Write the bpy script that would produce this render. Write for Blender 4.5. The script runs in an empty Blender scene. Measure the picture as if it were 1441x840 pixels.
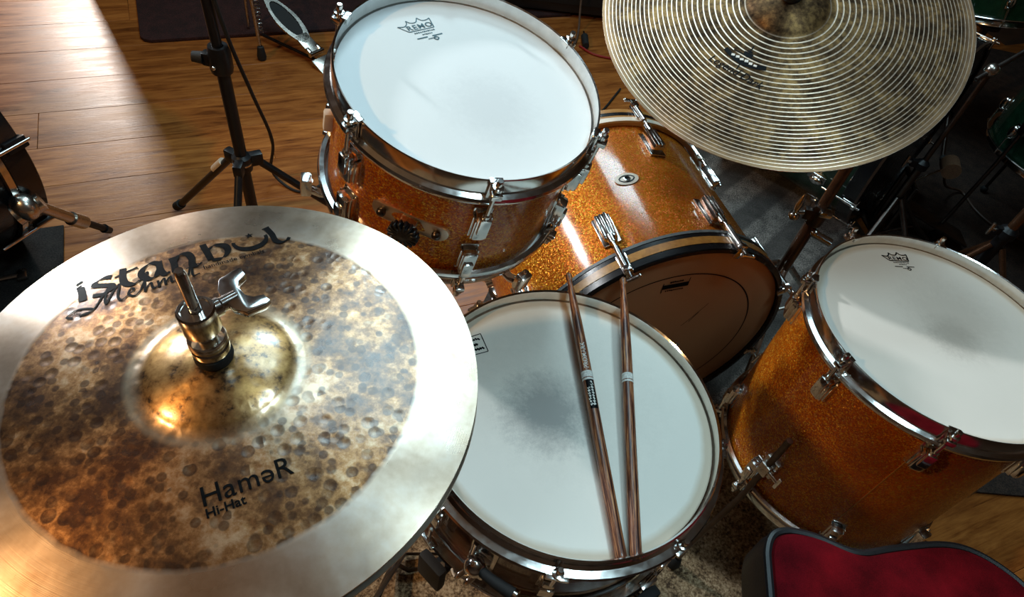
import bpy, bmesh, math, random
from mathutils import Vector, Matrix
random.seed(7)
R = math.radians
PI = math.pi
SC = bpy.context.scene
COL = SC.collection

# ------------------------------------------------------------------ camera
CAM_H = 1.276
cam = bpy.data.cameras.new('camera')
cam.lens = 23.983; cam.sensor_width = 36.0; cam.sensor_fit = 'HORIZONTAL'
cam.clip_start = 0.02; cam.clip_end = 60
camo = bpy.data.objects.new('camera', cam); COL.objects.link(camo)
cx = Vector((0.978056, 0.155944, 0.138157)); cy = -Vector((0.208341, -0.732079, -0.648579)); cz = -Vector((0.0, 0.663130, -0.748504))
camo.matrix_world = Matrix(((cx.x, cy.x, cz.x, 0), (cx.y, cy.y, cz.y, 0), (cx.z, cy.z, cz.z, CAM_H), (0, 0, 0, 1)))
SC.camera = camo
# ------------------------------------------------------------------ world, lights, exposure
w = bpy.data.worlds.new('world'); SC.world = w; w.use_nodes = True
w.node_tree.nodes['Background'].inputs[0].default_value = (0.9, 0.8, 0.7, 1)
w.node_tree.nodes['Background'].inputs[1].default_value = 0.02
def area(name, loc, target, size, size_y, power, col, spread=180):
    l = bpy.data.lights.new(name, 'AREA'); l.shape = 'RECTANGLE'; l.size = size; l.size_y = size_y
    l.energy = power; l.color = col; l.spread = R(spread)
    o = bpy.data.objects.new(name, l); COL.objects.link(o); o.location = loc
    o.rotation_euler = (Vector(target) - Vector(loc)).to_track_quat('-Z', 'Y').to_euler()
    return o
# a large cool ceiling light over the kit, a spot and a low window at far left, a warm lamp behind the camera's left
area('ceiling_panel_light', (-0.30, 1.75, 2.82), (-0.30, 1.749, 0), 1.2, 1.3, 17, (0.58, 0.87, 1.0), 140)
area('front_panel_light', (-0.42, 3.0, 2.72), (0.0, 0.75, 0.6), 0.75, 0.40, 7, (0.64, 0.90, 1.0), 90)
area('cool_ceiling_lamp', (0.75, 0.35, 2.80), (0.05, 0.5, 0.6), 0.35, 0.35, 4.2, (0.62, 0.90, 1.0), 90)
area('side_spot', (-2.6, 1.9, 2.0), (0.45, 0.85, 0.65), 0.14, 0.14, 4.8, (0.93, 0.97, 1.0), 42)
area('window_light', (-2.75, 3.42, 1.12), (-1.7, 1.7, 0), 0.12, 0.20, 15, (1.0, 0.88, 0.78), 120)
area('warm_lamp', (-1.71, -0.50, 2.21), (0.1, 0.7, 0.4), 0.09, 0.09, 22, (1.0, 0.58, 0.25))
SC.view_settings.view_transform = 'Standard'; SC.view_settings.look = 'None'
SC.view_settings.gamma = 1.0; SC.view_settings.exposure = 0.0; SC.view_settings.use_curve_mapping = False

# ------------------------------------------------------------------ geometry helpers
class Geo:
    def __init__(s): s.v = []; s.f = []
    def add(s, vs, fs, M=None):
        b = len(s.v)
        s.v += [tuple(M @ Vector(p)) if M else tuple(p) for p in vs]
        s.f += [tuple(i + b for i in q) for q in fs]
        return s
    def lathe(s, prof, seg=64, closed=False, M=None, cap0=False, cap1=False):
        n = len(prof); vs = []; fs = []
        for k in range(seg):
            a = 2 * PI * k / seg; c, d = math.cos(a), math.sin(a)
            vs += [(r * c, r * d, z) for r, z in prof]
        m = n if closed else n - 1
        for k in range(seg):
            b, e = k * n, ((k + 1) % seg) * n
            for i in range(m):
                j = (i + 1) % n
                fs.append((b + i, e + i, e + j, b + j))
        if cap0: fs.append(tuple(k * n for k in range(seg))[::-1])
        if cap1: fs.append(tuple(k * n + n - 1 for k in range(seg)))
        return s.add(vs, fs, M)
    def tube(s, pts, r, seg=10, caps=True, M=None, flat=1.0):
        pts = [Vector(p) for p in pts]; n = len(pts)
        rs = r if isinstance(r, (list, tuple)) else [r] * n
        vs = []; fs = []; u = None
        for i in range(n):
            t = (pts[min(i + 1, n - 1)] - pts[max(i - 1, 0)]).normalized()
            if u is None:
                u = t.orthogonal().normalized()
            else:
                u = (u - t * u.dot(t)); u = u.normalized() if u.length > 1e-6 else t.orthogonal().normalized()
            v = t.cross(u)
            for k in range(seg):
                a = 2 * PI * k / seg
                vs.append(pts[i] + (u * math.cos(a) + v * math.sin(a) * flat) * rs[i])
        for i in range(n - 1):
            for k in range(seg):
                l = (k + 1) % seg
                fs.append((i * seg + k, i * seg + l, (i + 1) * seg + l, (i + 1) * seg + k))
        if caps:
            fs.append(tuple(range(seg))[::-1]); fs.append(tuple(range((n - 1) * seg, n * seg)))
        return s.add(vs, fs, M)
    def rod(s, a, b, r, r2=None, seg=12, M=None):
        return s.tube([a, b], [r, r if r2 is None else r2], seg, True, M)
    def box(s, c, size, bev=0.0, M=None, segs=2):
        bm = bmesh.new(); bmesh.ops.create_cube(bm, size=1)
        bmesh.ops.scale(bm, vec=size, verts=bm.verts)
        if bev > 0: bmesh.ops.bevel(bm, geom=bm.edges[:] , offset=bev, segments=segs, profile=0.6, affect='EDGES')
        bmesh.ops.translate(bm, vec=c, verts=bm.verts)
        bm.verts.index_update()
        vs = [tuple(v.co) for v in bm.verts]; fs = [tuple(v.index for v in f.verts) for f in bm.faces]
        bm.free(); return s.add(vs, fs, M)
    def prism(s, poly, z0, z1, M=None, bev=0.0):
        n = len(poly)
        bm = bmesh.new()
        vb = [bm.verts.new((x, y, z0)) for x, y in poly]
        f = bm.faces.new(vb)
        r = bmesh.ops.extrude_face_region(bm, geom=[f])
        bmesh.ops.translate(bm, vec=(0, 0, z1 - z0), verts=[q for q in r['geom'] if isinstance(q, bmesh.types.BMVert)])
        bmesh.ops.recalc_face_normals(bm, faces=bm.faces)
        if bev > 0:
            ed = [e for e in bm.edges if abs(e.verts[0].co.z - e.verts[1].co.z) < 1e-7]
            bmesh.ops.bevel(bm, geom=ed, offset=bev, segments=2, profile=0.6, affect='EDGES')
        bm.verts.index_update()
        vs = [tuple(v.co) for v in bm.verts]; fs = [tuple(v.index for v in f.verts) for f in bm.faces]
        bm.free(); return s.add(vs, fs, M)
    def ball(s, c, r, seg=14, rings=8, sz=1.0, M=None):
        prof = [(max(1e-5, r * math.sin(PI * i / rings)), -r * sz * math.cos(PI * i / rings)) for i in range(rings + 1)]
        T = Matrix.Translation(c)
        return s.lathe(prof, seg, M=(M @ T) if M else T)

def setp(o, label=None, cat=None, group=None, kind=None):
    if label: o['label'] = label
    if cat: o['category'] = cat
    if group: o['group'] = group
    if kind: o['kind'] = kind
    return o
def obj(name, g, mat, parent=None, M=None, ang=38, smooth=True, fix=True):
    me = bpy.data.meshes.new(name)
    if isinstance(g, Geo):
        me.from_pydata(g.v, [], g.f)
        if fix:
            bm = bmesh.new(); bm.from_mesh(me); bmesh.ops.recalc_face_normals(bm, faces=bm.faces); bm.to_mesh(me); bm.free()
    else: me = g
    if smooth and isinstance(g, Geo):
        me.shade_smooth(); me.set_sharp_from_angle(angle=R(ang))
    o = bpy.data.objects.new(name, me); COL.objects.link(o)
    if mat and not (me.materials and not isinstance(g, Geo)): me.materials.append(mat)
    if parent: o.parent = parent
    if M is not None: o.matrix_local = M
    return o
def inst(o, parent, M=None):
    c = o.copy(); COL.objects.link(c); c.parent = parent
    if M is not None: c.matrix_local = M
    return c
def thing(name, label, cat, M=None, group=None):
    o = bpy.data.objects.new(name, None); COL.objects.link(o); o.empty_display_size = 0.05
    if M is not None: o.matrix_world = M
    return setp(o, label, cat, group)
def struct(name, g, mat, parent=None, **k):
    return setp(obj(name, g, mat, parent, **k), kind='structure')
def frame(c, n, xdir=(1, 0, 0)):
    n = Vector(n).normalized(); x = Vector(xdir); x = (x - n * x.dot(n)).normalized(); y = n.cross(x)
    return Matrix(((x.x, y.x, n.x, c[0]), (x.y, y.y, n.y, c[1]), (x.z, y.z, n.z, c[2]), (0, 0, 0, 1)))
def RZ(a): return Matrix.Rotation(R(a), 4, 'Z')
def RX(a): return Matrix.Rotation(R(a), 4, 'X')
def RY(a): return Matrix.Rotation(R(a), 4, 'Y')
def T(x, y, z): return Matrix.Translation((x, y, z))
def spline(pts, n=8):
    pts = [Vector(p) for p in pts]; out = []
    P = [pts[0] * 2 - pts[1]] + pts + [pts[-1] * 2 - pts[-2]]
    for i in range(1, len(P) - 2):
        a, b, c, d = P[i - 1:i + 3]
        for k in range(n):
            t = k / n
            out.append(0.5 * ((2 * b) + (c - a) * t + (2 * a - 5 * b + 4 * c - d) * t * t + (3 * b - a - 3 * c + d) * t ** 3))
    out.append(pts[-1]); return out

# ------------------------------------------------------------------ materials
def mk(name):
    m = bpy.data.materials.new(name); m.use_nodes = True
    nt = m.node_tree; return m, nt, nt.nodes['Principled BSDF']
def N(nt, typ, ins=None, **props):
    n = nt.nodes.new(typ)
    for k, v in props.items(): setattr(n, k, v)
    if ins:
        for k, v in ins.items():
            s = n.inputs[k]
            if isinstance(v, bpy.types.NodeSocket): nt.links.new(v, s)
            else: s.default_value = v
    return n
def L(nt, a, b): nt.links.new(a, b)
def math_(nt, op, a, b=None, c=None, clamp=False):
    d = {0: a}
    if b is not None: d[1] = b
    if c is not None: d[2] = c
    n = N(nt, 'ShaderNodeMath', d, operation=op); n.use_clamp = clamp
    return n.outputs[0]
def ramp(nt, fac, stops, interp='LINEAR'):
    n = N(nt, 'ShaderNodeValToRGB', {0: fac}); r = n.color_ramp; r.interpolation = interp
    while len(r.elements) < len(stops): r.elements.new(0.5)
    for e, (p, c) in zip(r.elements, stops):
        e.position = p; e.color = c if len(c) == 4 else (*c, 1)
    return n.outputs[0]
def mix(nt, fac, a, b, typ='MIX'):
    n = N(nt, 'ShaderNodeMix', data_type='RGBA', blend_type=typ)
    for s, v in ((0, fac), (6, a), (7, b)):
        if isinstance(v, bpy.types.NodeSocket): L(nt, v, n.inputs[s])
        else: n.inputs[s].default_value = v if s == 0 else ((*v, 1) if len(v) == 3 else v)
    return n.outputs[2]
def noise(nt, vec, scale, detail=4, rough=0.55, dist=0.0):
    return N(nt, 'ShaderNodeTexNoise', {'Vector': vec, 'Scale': scale, 'Detail': detail, 'Roughness': rough, 'Distortion': dist}).outputs[0]
def coords(nt): return N(nt, 'ShaderNodeTexCoord').outputs['Object']
def mapping(nt, vec, scale=(1, 1, 1), loc=(0, 0, 0), rot=(0, 0, 0)):
    return N(nt, 'ShaderNodeMapping', {'Vector': vec, 'Scale': scale, 'Location': loc, 'Rotation': rot}).outputs[0]
def radius(nt, vec):
    x = N(nt, 'ShaderNodeSeparateXYZ', {0: vec}).outputs
    return math_(nt, 'SQRT', math_(nt, 'ADD', math_(nt, 'MULTIPLY', x[0], x[0]), math_(nt, 'MULTIPLY', x[1], x[1])))
def bump(nt, h, strength, dist=0.001):
    return N(nt, 'ShaderNodeBump', {'Height': h, 'Strength': strength, 'Distance': dist}).outputs[0]
def plain(name, col, rough=0.5, metal=0.0, nscale=60, var=0.25, coat=0.0, bmp=0.05, spec=0.5):
    m, nt, b = mk(name); v = coords(nt); n = noise(nt, v, nscale, 5)
    lo = [c * (1 - var) for c in col]; hi = [min(1, c * (1 + var)) for c in col]
    L(nt, ramp(nt, n, [(0.3, lo), (0.7, hi)]), b.inputs['Base Color'])
    b.inputs['Metallic'].default_value = metal
    L(nt, math_(nt, 'MULTIPLY_ADD', n, 0.2, rough - 0.1, clamp=True), b.inputs['Roughness'])
    b.inputs['Coat Weight'].default_value = coat; b.inputs['Coat Roughness'].default_value = 0.05
    b.inputs['Specular IOR Level'].default_value = spec
    if bmp: L(nt, bump(nt, n, bmp), b.inputs['Normal'])
    return m
MAT = {}
MAT['chrome'] = plain('chrome', (0.78, 0.77, 0.75), 0.14, 1.0, 90, 0.08, bmp=0.02)
MAT['dull_chrome'] = plain('dull_chrome', (0.55, 0.51, 0.46), 0.27, 1.0, 40, 0.10, bmp=0.0)
MAT['satin'] = plain('satin_nickel', (0.72, 0.64, 0.54), 0.42, 1.0, 40, 0.10, bmp=0.0)
MAT['dark_metal'] = plain('dark_metal', (0.12, 0.10, 0.09), 0.32, 1.0, 60, 0.2)
MAT['black_metal'] = plain('black_metal', (0.007, 0.007, 0.008), 0.38, 0.0, 80, 0.2, spec=0.35)
MAT['rubber'] = plain('rubber', (0.010, 0.010, 0.010), 0.75, 0.0, 150, 0.3)
MAT['black_vinyl'] = plain('black_vinyl', (0.011, 0.011, 0.013), 0.45, 0.0, 400, 0.3, bmp=0.2)
MAT['felt'] = plain('felt', (0.012, 0.012, 0.012), 0.95, 0.0, 500, 0.5, bmp=0.4)
MAT['print'] = plain('print', (0.004, 0.005, 0.006), 0.34, 0.0, 300, 0.3, bmp=0.0, spec=0.06)
MAT['blue_print'] = plain('blue_print', (0.035, 0.10, 0.13), 0.6, 0.0, 300, 0.3, bmp=0.0)
MAT['light_print'] = plain('light_print', (0.62, 0.62, 0.58), 0.6, 0.0, 400, 0.3, bmp=0.0)
MAT['cream_plastic'] = plain('cream_plastic', (0.70, 0.62, 0.50), 0.4, 0.0, 60, 0.1)
MAT['red_cord'] = plain('red_cord', (0.30, 0.012, 0.008), 0.5, 0.0, 60, 0.2)
MAT['brown_cord'] = plain('brown_cord', (0.10, 0.06, 0.04), 0.5, 0.0, 60, 0.2)
MAT['black_lacquer'] = plain('black_lacquer', (0.008, 0.008, 0.009), 0.25, 0.0, 40, 0.2, coat=0.2, spec=0.4)
MAT['green_lacquer'] = plain('green_lacquer', (0.006, 0.030, 0.014), 0.2, 0.0, 40, 0.3, coat=0.7)
MAT['brown_felt'] = plain('brown_felt', (0.28, 0.16, 0.09), 0.9, 0.0, 300, 0.3, bmp=0.4)
MAT['grey_band'] = plain('grey_band', (0.10, 0.11, 0.11), 0.5, 0.0, 80, 0.3)
MAT['dark_hoop'] = plain('dark_hoop', (0.035, 0.018, 0.010), 0.4, 0.0, 40, 0.3)
MAT['grille'] = plain('grille', (0.012, 0.011, 0.011), 0.9, 0.0, 700, 0.7, bmp=0.5)
MAT['ceiling_paint'] = plain('ceiling_paint', (0.42, 0.40, 0.38), 0.9, 0.0, 3, 0.1)
MAT['wall_paint'] = plain('wall_paint', (0.26, 0.20, 0.155), 0.9, 0.0, 3, 0.2)
MAT['subfloor'] = plain('subfloor', (0.05, 0.025, 0.012), 0.8, 0.0, 8, 0.3)

def m_sparkle():
    m, nt, b = mk('gold_sparkle'); v = coords(nt)
    vo = N(nt, 'ShaderNodeTexVoronoi', {'Vector': v, 'Scale': 620.0}); c = vo.outputs['Color']
    sp = N(nt, 'ShaderNodeSeparateColor', {0: c}).outputs
    age = noise(nt, v, 9, 5)
    base = ramp(nt, sp[0], [(0.0, (0.36, 0.058, 0.0006)), (0.50, (0.60, 0.130, 0.001)), (0.80, (0.82, 0.27, 0.004)), (1.0, (1.0, 0.66, 0.08))])
    dk = ramp(nt, age, [(0.25, (0.60, 0.50, 0.42)), (0.6, (1, 1, 1))])
    base = mix(nt, 1.0, base, dk, 'MULTIPLY')
    L(nt, base, b.inputs['Base Color'])
    b.inputs['Metallic'].default_value = 0.45; b.inputs['Roughness'].default_value = 0.42
    ge = N(nt, 'ShaderNodeNewGeometry').outputs['Normal']
    off = N(nt, 'ShaderNodeVectorMath', {0: c, 1: (0.5, 0.5, 0.5)}, operation='SUBTRACT').outputs[0]
    off = N(nt, 'ShaderNodeVectorMath', {0: off, 'Scale': 0.75}, operation='SCALE').outputs[0]
    nn = N(nt, 'ShaderNodeVectorMath', {0: ge, 1: off}, operation='ADD').outputs[0]
    nn = N(nt, 'ShaderNodeVectorMath', {0: nn}, operation='NORMALIZE').outputs[0]
    L(nt, nn, b.inputs['Normal'])
    b.inputs['Coat Weight'].default_value = 0.6; b.inputs['Coat IOR'].default_value = 1.45; b.inputs['Specular IOR Level'].default_value = 0.2
    L(nt, math_(nt, 'MULTIPLY_ADD', noise(nt, v, 25, 6), 0.18, 0.03), b.inputs['Coat Roughness'])
    return m
MAT['sparkle'] = m_sparkle()

def m_head(name, col, stains=(), rough=0.55, edge=None):
    """coated drum head: fine tooth, worn smudges where sticks have landed (x, y, radius, strength, colour)"""
    m, nt, b = mk(name); v = coords(nt)
    fine = noise(nt, v, 420, 3, 0.7); big = noise(nt, v, 14, 5)
    c = mix(nt, big, [q * 0.93 for q in col], col)
    for (x, y, r, s, sc) in stains:
        d = N(nt, 'ShaderNodeVectorMath', {0: v, 1: (x, y, 0)}, operation='SUBTRACT').outputs[0]
        d = radius(nt, d)
        f = math_(nt, 'SUBTRACT', 1.0, math_(nt, 'DIVIDE', d, r), clamp=True)
        sp = noise(nt, v, 230, 6, 0.85); sp2 = noise(nt, v, 60, 5, 0.7)
        k = ramp(nt, math_(nt, 'ADD', math_(nt, 'MULTIPLY', f, 0.62), math_(nt, 'MULTIPLY', math_(nt, 'ADD', sp, sp2), 0.34)), [(0.46, (0, 0, 0)), (0.80, (1, 1, 1))])
        k = math_(nt, 'MULTIPLY', math_(nt, 'MULTIPLY', k, s), math_(nt, 'MULTIPLY', f, 3.0, clamp=True))
        c = mix(nt, k, c, sc)
    if edge:   # uneven brown line where the head meets the hoop
        rr = radius(nt, v)
        k = ramp(nt, math_(nt, 'ADD', math_(nt, 'MULTIPLY', math_(nt, 'SUBTRACT', rr, edge), 90.0), math_(nt, 'MULTIPLY', noise(nt, v, 30, 4), 0.5)), [(0.3, (0, 0, 0)), (1.0, (1, 1, 1))])
        c = mix(nt, math_(nt, 'MULTIPLY', k, 0.55), c, (0.42, 0.27, 0.13))
    L(nt, c, b.inputs['Base Color'])
    b.inputs['Roughness'].default_value = rough
    L(nt, bump(nt, fine, 0.12, 0.0006), b.inputs['Normal'])
    return m
MAT['tom_head'] = m_head('tom_head_coating', (0.80, 0.82, 0.82), [(0.03, -0.02, 0.09, 0.22, (0.35, 0.36, 0.38))])
MAT['snare_head'] = m_head('snare_head_coating', (0.84, 0.81, 0.73), [(-0.03, -0.004, 0.085, 0.65, (0.12, 0.13, 0.145)), (0.0, 0.03, 0.17, 0.22, (0.35, 0.33, 0.29))], edge=0.163)
MAT['floor_head'] = m_head('floor_tom_head_coating', (0.74, 0.70, 0.63), [(0.02, 0.0, 0.06, 0.35, (0.25, 0.23, 0.2)), (0.03, 0.04, 0.12, 0.25, (0.3, 0.27, 0.22))], edge=0.165)
MAT['bass_head'] = m_head('bass_head_film', (0.40, 0.22, 0.11), [], 0.4)

def aniso(nt, b, amount):
    t = N(nt, 'ShaderNodeTangent', direction_type='RADIAL', axis='Z')
    L(nt, t.outputs[0], b.inputs['Tangent']); b.inputs['Anisotropic'].default_value = amount; b.inputs['Anisotropic Rotation'].default_value = 0.25
def m_hat():
    m, nt, b = mk('hi_hat_bronze'); v = coords(nt); r = radius(nt, v)
    edge_n = noise(nt, v, 60, 4)
    rj = math_(nt, 'MULTIPLY_ADD', math_(nt, 'SUBTRACT', edge_n, 0.5), 0.003, r)
    raw = ramp(nt, rj, [(0.1350, (1, 1, 1)), (0.1362, (0, 0, 0))])
    bell = ramp(nt, rj, [(0.049, (1, 1, 1)), (0.053, (0, 0, 0))])
    lip = ramp(nt, rj, [(0.048, (0, 0, 0)), (0.054, (1, 1, 1)), (0.058, (1, 1, 1)), (0.063, (0, 0, 0))])
    # hammer marks: rounded dark-rimmed dimples about 1 cm apart
    vv = mapping(nt, v, (1, 1, 0))
    vo = N(nt, 'ShaderNodeTexVoronoi', {'Vector': vv, 'Scale': 98.0, 'Randomness': 0.8}, feature='F1')
    d = vo.outputs['Distance']; cc = N(nt, 'ShaderNodeSeparateColor', {0: vo.outputs['Color']}).outputs
    vo2 = N(nt, 'ShaderNodeTexVoronoi', {'Vector': mapping(nt, v, (1, 1, 0), (0.31, 0.17, 0)), 'Scale': 125.0}, feature='F1')
    spot = ramp(nt, d, [(0.20, (0.72, 0.72, 0.72)), (0.40, (1, 1, 1)), (0.50, (0, 0, 0))])
    spot = math_(nt, 'MULTIPLY', spot, math_(nt, 'GREATER_THAN', cc[0], 0.22))
    spot2 = math_(nt, 'MULTIPLY', ramp(nt, vo2.outputs['Distance'], [(0.34, (1, 1, 1)), (0.44, (0, 0, 0))]), math_(nt, 'GREATER_THAN', N(nt, 'ShaderNodeSeparateColor', {0: vo2.outputs['Color']}).outputs[0], 0.6))
    patches = noise(nt, v, 24, 6, 0.62); fine = noise(nt, v, 150, 6, 0.7); mid = noise(nt, v, 60, 5, 0.65)
    g = ramp(nt, math_(nt, 'MULTIPLY_ADD', math_(nt, 'SUBTRACT', fine, 0.5), 0.5, patches),
             [(0.36, (0.075, 0.032, 0.016)), (0.48, (0.22, 0.100, 0.035)), (0.57, (0.48, 0.245, 0.095)), (0.70, (0.74, 0.52, 0.32))])
    dark = mix(nt, 0.80, g, (0.040, 0.018, 0.012))
    g = mix(nt, math_(nt, 'MULTIPLY', spot, math_(nt, 'MULTIPLY_ADD', cc[1], 0.5, 0.5, clamp=True)), g, dark)
    g = mix(nt, math_(nt, 'MULTIPLY', spot2, 0.85), g, dark)
    bl = ramp(nt, math_(nt, 'MULTIPLY_ADD', math_(nt, 'SUBTRACT', fine, 0.5), 0.7, mid), [(0.34, (0.06, 0.035, 0.02)), (0.46, (0.40, 0.215, 0.070)), (0.7, (0.66, 0.40, 0.145))])
    g = mix(nt, bell, g, bl)
    g = mix(nt, math_(nt, 'MULTIPLY', lip, math_(nt, 'MULTIPLY_ADD', mid, 0.9, 0.1)), g, (0.58, 0.46, 0.32))
    pol = ramp(nt, math_(nt, 'MULTIPLY_ADD', math_(nt, 'SUBTRACT', noise(nt, v, 220, 3), 0.5), 0.2, noise(nt, v, 13, 4, 0.6)), [(0.3, (0.58, 0.42, 0.29)), (0.5, (0.76, 0.61, 0.48)), (0.68, (0.88, 0.78, 0.69))])
    L(nt, mix(nt, raw, pol, g), b.inputs['Base Color'])
    b.inputs['Metallic'].default_value = 1.0
    rp = math_(nt, 'MULTIPLY_ADD', noise(nt, v, 14, 5), 0.26, 0.17)
    rr = math_(nt, 'MULTIPLY_ADD', mid, 0.25, 0.26)
    rs = mix(nt, raw, rp, rr)
    L(nt, rs, b.inputs['Roughness'])
    aniso(nt, b, 0.55)
    L(nt, math_(nt, 'MULTIPLY', raw, math_(nt, 'MULTIPLY_ADD', mid, 0.9, 0.30, clamp=True)), b.inputs['Coat Weight']); b.inputs['Coat Roughness'].default_value = 0.20; b.inputs['Coat IOR'].default_value = 2.15
    lathe = N(nt, 'ShaderNodeTexNoise', {'W': math_(nt, 'MULTIPLY', r, 1500.0), 'Scale': 1.0, 'Detail': 2.0}, noise_dimensions='1D').outputs[0]
    h = mix(nt, raw, math_(nt, 'MULTIPLY_ADD', noise(nt, v, 18, 3), 1.2, math_(nt, 'MULTIPLY', lathe, 0.05)), math_(nt, 'ADD', math_(nt, 'MULTIPLY', ramp(nt, d, [(0.0, (1, 1, 1)), (0.48, (0, 0, 0))], 'EASE'), -0.55), math_(nt, 'MULTIPLY', fine, 0.3)))
    bn = bump(nt, h, 0.28, 0.0012)
    L(nt, bn, b.inputs['Normal']); L(nt, bn, b.inputs['Coat Normal'])
    return m
MAT['hat'] = m_hat()
def m_ride():
    m, nt, b = mk('ride_bronze'); v = coords(nt); r = radius(nt, v)
    wob = noise(nt, v, 6, 2)
    rw = math_(nt, 'MULTIPLY_ADD', math_(nt, 'SUBTRACT', wob, 0.5), 0.004, r)
    ph = math_(nt, 'ADD', math_(nt, 'MULTIPLY', rw, 106.0), math_(nt, 'MULTIPLY', math_(nt, 'MULTIPLY', math_(nt, 'MULTIPLY', rw, rw), rw), 430.0))
    fr = math_(nt, 'FRACT', ph)
    line = ramp(nt, math_(nt, 'ABSOLUTE', math_(nt, 'SUBTRACT', fr, 0.5)), [(0.075, (1, 1, 1)), (0.145, (0, 0, 0))])
    body = ramp(nt, r, [(0.060, (0, 0, 0)), (0.064, (1, 1, 1))])
    fine = noise(nt, mapping(nt, v, (1, 1, 0)), 120, 5, 0.7); pat = noise(nt, v, 26, 5, 0.6)
    jit = noise(nt, v, 300, 3, 0.7)
    line = math_(nt, 'MULTIPLY', math_(nt, 'MULTIPLY', line, body), math_(nt, 'MULTIPLY_ADD', jit, 0.9, 0.45, clamp=True))
    dk = ramp(nt, math_(nt, 'MULTIPLY_ADD', math_(nt, 'SUBTRACT', fine, 0.5), 0.8, pat), [(0.32, (0.022, 0.012, 0.006)), (0.5, (0.085, 0.048, 0.022)), (0.70, (0.24, 0.14, 0.055))])
    rim = ramp(nt, r, [(0.247, (0, 0, 0)), (0.262, (1, 1, 1))])
    dk = mix(nt, math_(nt, 'MULTIPLY', rim, 0.55), dk, (0.46, 0.29, 0.17))
    c = mix(nt, line, dk, (0.80, 0.62, 0.48))
    L(nt, c, b.inputs['Base Color']); b.inputs['Metallic'].default_value = 0.95
    L(nt, math_(nt, 'MULTIPLY_ADD', line, -0.16, math_(nt, 'MULTIPLY_ADD', fine, 0.2, 0.38)), b.inputs['Roughness'])
    aniso(nt, b, 0.6)
    L(nt, bump(nt, math_(nt, 'ADD', math_(nt, 'MULTIPLY', line, -0.5), math_(nt, 'MULTIPLY', fine, 0.3)), 0.4, 0.0006), b.inputs['Normal'])
    return m
MAT['ride'] = m_ride()
def m_plank():
    m, nt, b = mk('oak_laminate'); v = coords(nt)
    rnd = N(nt, 'ShaderNodeObjectInfo').outputs['Random']
    off = N(nt, 'ShaderNodeCombineXYZ', {0: math_(nt, 'MULTIPLY', rnd, 37.0), 1: math_(nt, 'MULTIPLY', rnd, 91.0), 2: 0.0}).outputs[0]
    p = N(nt, 'ShaderNodeVectorMath', {0: v, 1: off}, operation='ADD').outputs[0]
    st = mapping(nt, p, (1.6, 14, 1))
    n1 = noise(nt, st, 3.0, 7, 0.62, 0.9); n2 = noise(nt, mapping(nt, p, (5, 90, 1)), 4.0, 5, 0.6); n3 = noise(nt, mapping(nt, p, (2.2, 5, 1)), 2.0, 4, 0.6, 1.5)
    k = math_(nt, 'ADD', math_(nt, 'MULTIPLY', n1, 0.6), math_(nt, 'ADD', math_(nt, 'MULTIPLY', n2, 0.22), math_(nt, 'MULTIPLY', n3, 0.25)))
    c = ramp(nt, k, [(0.36, (0.085, 0.022, 0.005)), (0.48, (0.27, 0.080, 0.015)), (0.60, (0.44, 0.150, 0.030)), (0.75, (0.55, 0.215, 0.050))])
    tone = math_(nt, 'MULTIPLY_ADD', rnd, 0.5, 0.72)
    c = mix(nt, 1.0, c, N(nt, 'ShaderNodeCombineColor', {0: tone, 1: tone, 2: tone}).outputs[0], 'MULTIPLY')
    L(nt, c, b.inputs['Base Color'])
    L(nt, math_(nt, 'MULTIPLY_ADD', n1, 0.28, 0.22), b.inputs['Roughness']); b.inputs['Specular IOR Level'].default_value = 0.4
    L(nt, bump(nt, math_(nt, 'ADD', n2, n1), 0.25, 0.0012), b.inputs['Normal'])
    return m
MAT['plank'] = m_plank()
def m_carpet(name, a, bcol, c3, scale=260, stripes=None):
    m, nt, b = mk(name); v = coords(nt)
    n = noise(nt, v, scale, 5, 0.8); big = noise(nt, v, 30, 4)
    k = math_(nt, 'MULTIPLY_ADD', math_(nt, 'SUBTRACT', big, 0.5), 0.35, n)
    c = ramp(nt, k, [(0.38, a), (0.5, bcol), (0.64, c3)])
    if stripes:
        x = N(nt, 'ShaderNodeSeparateXYZ', {0: mapping(nt, v, rot=(0, 0, stripes[1]))}).outputs[0]
        s = math_(nt, 'FRACT', math_(nt, 'MULTIPLY', x, stripes[0]))
        c = mix(nt, ramp(nt, s, [(0.42, (0, 0, 0)), (0.52, (0.75, 0.75, 0.75)), (0.9, (0.75, 0.75, 0.75)), (0.98, (0, 0, 0))]), c, a)
    L(nt, c, b.inputs['Base Color']); b.inputs['Roughness'].default_value = 0.95
    L(nt, bump(nt, n, 0.8, 0.004), b.inputs['Normal'])
    return m
MAT['tan_carpet'] = m_carpet('speckled_tan_carpet', (0.05, 0.026, 0.012), (0.32, 0.205, 0.105), (0.66, 0.50, 0.31), 170)
MAT['grey_carpet'] = m_carpet('grey_striped_carpet', (0.04, 0.034, 0.030), (0.17, 0.145, 0.125), (0.33, 0.285, 0.25), 240, (7.5, 0.62))
MAT['dark_carpet'] = m_carpet('dark_carpet', (0.006, 0.006, 0.006), (0.018, 0.016, 0.015), (0.04, 0.036, 0.032))
MAT['brown_carpet'] = m_carpet('dark_brown_carpet', (0.014, 0.008, 0.006), (0.045, 0.026, 0.018), (0.085, 0.05, 0.035))
MAT['maroon_carpet'] = m_carpet('maroon_carpet', (0.008, 0.002, 0.002), (0.030, 0.007, 0.006), (0.06, 0.016, 0.014))
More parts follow.
